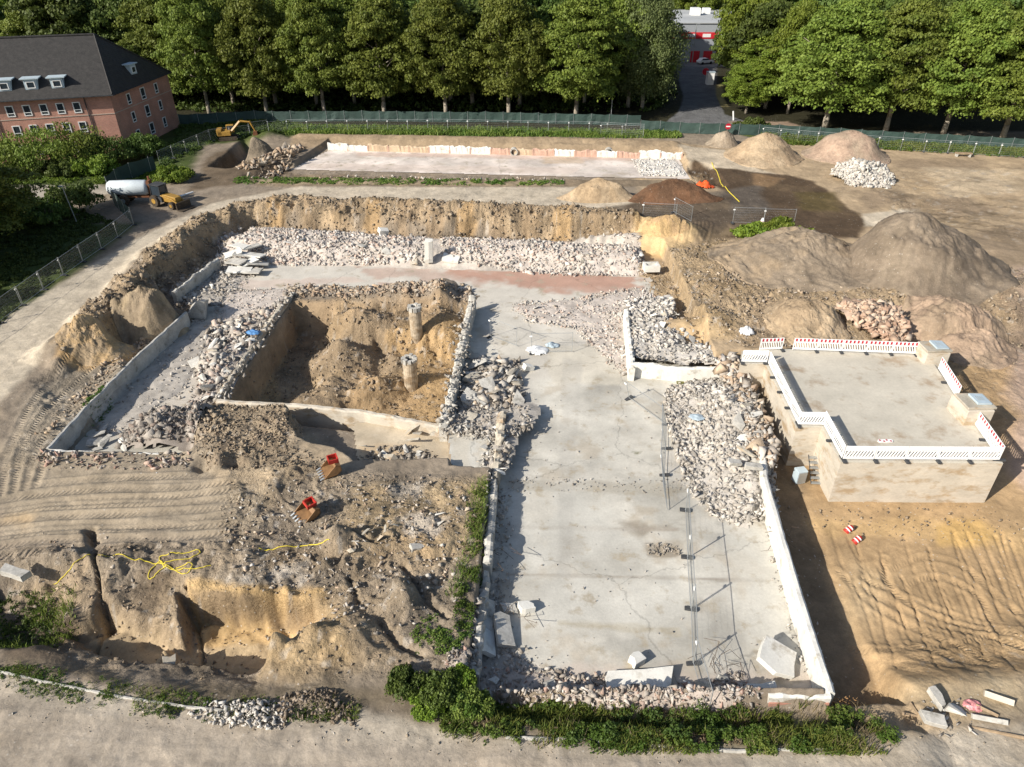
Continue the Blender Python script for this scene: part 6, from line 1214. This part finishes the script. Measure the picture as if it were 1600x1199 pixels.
def bucket(px, py, rz, label, s=1.0, tilt=0.):
    o = empty('digger_bucket', G(px, py), rz); o.rotation_euler = (tilt, 0, rz); o.scale = (s, s, s); tag(o, label, 'digger bucket')
    pr = [(0, 0), (1.1, .1), (1.55, .5), (1.5, 1.05), (1.1, 1.2)]; w = .75; mb = MB()
    for (x0, z0), (x1, z1) in zip(pr[:-1], pr[1:]):
        nx, nz = -(z1 - z0), (x1 - x0); L = math.hypot(nx, nz); nx, nz = nx / L * .06, nz / L * .06
        mb.ext([(x0, z0), (x1, z1), (x1 + nx, z1 + nz), (x0 + nx, z0 + nz)], -w, w)
    for s_ in (-w, w - .05): mb.ext(pr, s_, s_ + .05)
    mb.build('shell', M['brown'], o)
    mb = MB()
    for k in range(5): mb.ext([(-.3, -.02), (.05, -.02), (.1, .12), (0, .12)], -.7 + k * .32, -.58 + k * .32)
    mb.build('tooth', M['steel'], o)
    mb = MB(); mb.box((1.05, -.34, 1.35), (.8, .08, .4)); mb.box((1.05, .34, 1.35), (.8, .08, .4)); mb.box((.68, 0, 1.4), (.08, .76, .3)); mb.box((1.42, 0, 1.35), (.08, .76, .42)); mb.build('mount', M['red'], o)
bucket(503, 742, .45, 'upper digger bucket with red mount lying at the edge of the small room', .8, .1)
bucket(466, 812, .75, 'lower digger bucket with red mount lying on the tracked soil', .78, .25)

# ------------------------------------------------------------ small things
def pillar(px, py, zb, h, r, label):
    b = G(px, py); b.z -= .3; zb = b.z; o = empty('concrete_pillar', (b.x, b.y, zb)); tag(o, label, 'pillar'); rr = random.Random(px)
    mb = MB(); mb.lathe((0, 0, 0), [(r, -.5)] + [(r * (1 + .03 * (k % 2)), h * k / 9) for k in range(10)], 20); mb.build('shaft', M['pillar'], o, smooth=False)
    mb = MB()
    for k in range(9): a = k * .698; mb.box((r * .86 * math.cos(a), r * .86 * math.sin(a), h + .1), (.35, .3, rr.uniform(.2, .5)), a + rr.uniform(-.3, .3))
    mb.build('broken_rim', CC, o)
    mb = MB(); mb.lathe((0, 0, h + .004), [(r * .72, 0), (r * .72, .01)], 16); mb.build('dark_core', M['rubber'], o)
pillar(643, 604, -4.3, 3.0, .62, 'round broken concrete pillar in the middle of the sand pit'); pillar(651, 522, -3.6, 3.0, .58, 'round broken concrete pillar near the far edge of the sand pit')
def hose(pts, r, m, label, name='hose', cat='hose', dz=.05):
    q = curve([tuple(G(x, y)[:2]) for x, y in pts], 8); q = [(x, y, float(zat(x, y)) + dz) for x, y in q]; o = MB().tube(q, r, 6).build(name, m); return tag(o, label, cat)
hose([(85, 915), (110, 892), (150, 875), (200, 872), (235, 880), (270, 890), (300, 882), (290, 898), (262, 885), (240, 905), (232, 900), (250, 878), (258, 890), (250, 872), (280, 865), (312, 862), (300, 872), (255, 885), (300, 890), (330, 885)], .026, M['hose'], 'yellow hose in loops above the dug pit')
hose([(405, 858), (440, 856), (480, 854), (515, 845)], .03, M['hose'], 'straight piece of yellow hose on the soil')
hose([(1112, 255), (1122, 275), (1135, 295), (1155, 316)], .06, M['hose'], 'thick yellow hose crossing the wet ground')
hose([(1105, 330), (1075, 340), (1030, 350)], .02, M['rebar'], 'thin cable at the wet track', 'cable', 'cable')
def wirebits(px, py, n, s, label, z=-1.4, m='rebar'):
    p = P(px, py, z); r = random.Random(px); mb = MB()
    for k in range(n):
        a = Vector((p.x + r.uniform(-s, s), p.y + r.uniform(-s, s), z + r.uniform(0, .3)))
        b = a + Vector((r.uniform(-1, 1), r.uniform(-1, 1), r.uniform(.1, .8))) * s * .7; c = b + Vector((r.uniform(-1, 1), r.uniform(-1, 1), r.uniform(-.4, .1))) * s * .6; mb.tube([a, b, c], .014, 4)
    tag(mb.build('rebar_tangle', M[m]), label, 'rebar')
for a in [(1130, 1065, 14, 1.3, 'tangle of rusty rebar beside the tilted slab at lower right'), (1215, 850, 7, 1.0, 'thin bent rebar on the right hall wall'), (630, 1050, 10, 1.2, 'bare twigs and wire above the dark bushes'), (770, 880, 6, 1.3, 'bent wires lying in the shadow of the left hall wall'), (800, 965, 8, 1., 'rusty mesh beside the leaning slabs'), (1175, 545, 10, 1.3, 'dark bent bars at the end of the white barrier'), (1065, 630, 5, 1.5, 'loose wires before the rubble heap'), (375, 480, 1, 1.6, 'thin bar by the leaning corner piece')]: wirebits(*a)
def barrel(px, py, label):
    o = empty('warning_beacon', G(px, py)); tag(o, label, 'beacon'); o.rotation_euler = (.5, .9, 1.); o.scale = (.75, .75, .75)
    mb = MB(); mb.lathe((0, 0, .4), [(.28, -.42), (.26, -.15), (.26, .15), (.2, .35), (.1, .42)], 16); b = mb.build('beacon_body', M['red'], o, smooth=True)
    for z in (.15, .45): mb = MB(); mb.lathe((0, 0, z + .1), [(.268, -.05), (.268, .06)], 16); mb.build('white_band', M['white'], o)
barrel(1321, 832, 'red and white beacon lying on the dug soil, nearer the bunker'); barrel(1334, 848, 'red and white beacon lying on the dug soil, farther from the bunker')
def sheetlump(px, py, w, h, m, label, z=None, name='plastic_sheet', cat='plastic sheet', seed=0):
    p = G(px, py) if z is None else P(px, py, z); g = np.random.default_rng(seed); n = 15; gx, gy = np.meshgrid(np.linspace(-1, 1, n), np.linspace(-1, 1, n)); q = np.sqrt(gx ** 2 + gy ** 2)
    zz = h * np.clip(1.05 - q, 0, 1) ** .5 * (.7 + .6 * fbm(gx * 3 + seed, gy * 3, 1., 3, seed)); V = np.stack([gx * w / 2 * (1 + .2 * fbm(gy * 2, gx, 1, 2, seed)) + p.x, gy * w / 2.6 + p.y, zz + p.z + .02], -1).reshape(-1, 3)
    I = np.arange(n * n).reshape(n, n); ok = (q < 1.02)[:-1, :-1]; Fq = np.stack([I[:-1, :-1], I[:-1, 1:], I[1:, 1:], I[1:, :-1]], -1)[ok]
    u, inv = np.unique(Fq, return_inverse=True); return tag(np_mesh(name, V[u], inv.reshape(Fq.shape), m), label, cat)
sheetlump(838, 549, 2.2, .5, M['white'], 'crumpled white and blue plastic sheet on the pale slab', -1.5, seed=1); sheetlump(862, 541, 1.3, .4, M['zinc'], 'small blue grey plastic scrap right of the crumpled sheet', -1.5, seed=2)
sheetlump(1164, 521, 1.6, .8, M['white'], 'full white bag lying on the churned soil above the barrier', None, 'bag', 'bag', 3); sheetlump(395, 521, 1.3, .4, M['blue'], 'blue and white sheet caught beside the sand pit corner', -.8, seed=4)
sheetlump(1099, 293, 2.6, 1.2, M['orange'], 'bright orange cover beside the wet spoil heap', None, 'cover', 'cover', 5); sheetlump(1088, 653, 1.2, .2, M['zinc'], 'pale blue sheet on the white rubble heap', -.55, seed=6)
sheetlump(1519, 1105, .9, .3, mat('red white tape', (.6, .25, .25), var=.7, scale=6), 'tangle of red and white warning tape among the beams', None, 'warning_tape', 'tape', 7)
sheetlump(245, 740, .1, .05, M['white'], 'tiny white scrap on the tracks', None, 'scrap', 'scrap', 8)
def beam(a, b, r, m, label, n=4, z=.12):
    p, q = G(*a), G(*b); p.z += z; q.z += z; tag(MB().bar(p, q, r, n).build('beam', m, bevel=.01), label, 'beam')
beam((1408, 1118), (1620, 1160), .09, M['wood'], 'long thin timber pole at the lower right corner', 7); beam((1517, 1122), (1572, 1132), .16, CC, 'grey concrete beam lying above the long timber pole'); beam((1536, 1086), (1582, 1102), .2, M['conc_warm'], 'thick tan beam at the right above the warning tape')
beam((1520, 1104), (1558, 1122), .1, M['wood'], 'short timber beam next to the warning tape'); beam((1421, 1102), (1432, 1118), .08, M['wood'], 'short dark plank left of the standing kerb stone'); beam((270, 312), (302, 302), .12, M['white'], 'white pipe lying behind the backhoe loader', 8)
o = empty('no_entry_sign', P(1135, 214, 0)); tag(o, 'round red no entry sign on the green screen', 'sign'); mb = MB(); mb.bar((0, 0, 0), (0, 0, 2.2), .03); mb.build('post', M['steel'], o); mb = MB(); mb.lathe((0, -.1, 1.75), [(.5, -.02), (.5, .02)], 24, axis='y'); d = mb.build('disc', M['redfilm'], o); mb = MB(); mb.box((0, -.135, 1.75), (.72, .02, .18)); mb.build('bar', M['white'], d)
for px, py, h, lb in ((1146, 188, 1.6, 'small leaning white post at the lane mouth'), (954, 192, 4.4, 'thin grey pole standing behind the green screen')):
    o = MB().bar(P(px, py), P(px, py) + Vector((-.3 if h < 2 else 0, 0, h)), .14 if h < 2 else .06, 6).build('post', M['white'] if h < 2 else M['steel']); tag(o, lb, 'post')
o = empty('lamp_pole', G(121, 350)); tag(o, 'thin grey lamp pole in the shaded grass at left', 'lamp'); mb = MB(); mb.bar((0, 0, 0), (-.3, 0, 4.6), .05, 6); mb.build('pole', M['steel'], o); mb = MB(); mb.box((-.4, -.1, 4.65), (.5, .2, .1)); mb.build('lamp_head', M['steel'], o)
o = empty('bench', G(1504, 245), -.15); tag(o, 'small grey box bench on the soil by the right fence', 'bench'); mb = MB(); mb.box((0, 0, .55), (2.4, .7, .12)); mb.build('seat', M['wood'], o)
for s in (-1, 1): mb = MB(); mb.box((s * .95, 0, .22), (.25, .6, .5)); mb.build('leg', CC, o)
o = empty('drain_grate', G(274, 1108)); tag(o, 'dark iron drain grate in the lower road', 'grate'); o.location.z += .02; o.rotation_euler.z = -.2
mb = MB(); [mb.box((-.3 + .12 * k, 0, .02), (.05, .55, .04)) for k in range(6)]; mb.box((0, -.3, .02), (.72, .06, .045)); mb.box((0, .3, .02), (.72, .06, .045)); mb.build('grate_bars', M['black'], o)
o = empty('bollard', G(1190, 353)); tag(o, 'small pink white bollard at the foot of the wet track fence', 'bollard'); mb = MB(); mb.lathe((0, 0, 0), [(.3, 0), (.28, .5), (.15, .9), (.05, 1.)], 12); mb.build('bollard_body', M['white'], o); mb = MB(); mb.lathe((0, 0, .55), [(.27, -.06), (.25, .06)], 12); mb.build('band', M['redfilm'], o)
p = P(1078, 596, -1.5); tag(MB().prism([(p.x - 1.2, p.y - .45), (p.x + 2., p.y - .5), (p.x + 2.1, p.y + .4), (p.x - 1.1, p.y + .5)], -1.5, -1.47).build('water', mat('green puddle', (.12, .12, .02), rough=.1, var=.2)), kind='structure')

WS = [(735, 1088), (900, 1100), (1050, 1115), (1200, 1110), (1320, 1092), (1370, 1110), (1395, 1150), (1330, 1182), (1150, 1174), (1000, 1164), (880, 1150), (780, 1142), (690, 1132)]
blades('grass', 'bright grass stems growing up through the lower weeds', WS, 12000, .5, .02, 'weed', seed=101, patch=.02)
blades('grass', 'straw coloured grass between the lower weeds', WS, 4500, .45, .015, 'dry', seed=102, patch=.06)
blades('grass', 'tall grass along the kerb beside the lower road', [(-20, 1036), (200, 1084), (400, 1108), (560, 1112), (560, 1126), (380, 1120), (200, 1094), (-20, 1048)], 4000, .25, .015, seed=103)
blades('grass', 'grass growing on the soil side of the left hall wall', [(712, 920), (740, 860), (748, 770), (765, 745), (760, 830), (745, 930), (728, 1000), (690, 985)], 2600, .4, .018, seed=104)
blades('grass', 'rough grass at the left edge above the dug pit', [(-20, 900), (40, 905), (100, 925), (95, 970), (20, 1000), (-20, 1010)], 2600, .4, .02, 'weed', seed=105)
blades('grass', 'long bright grass before the far fence', [(450, 198), (700, 201), (1060, 209), (1060, 217), (700, 212), (450, 210)], 14000, .7, .06, 'weed', seed=106, patch=-.3)
blades('grass', 'long grass along the right fence', [(1190, 209), (1400, 223), (1640, 239), (1640, 248), (1400, 234), (1200, 224)], 12000, .7, .06, 'weed', seed=107, patch=-.3)
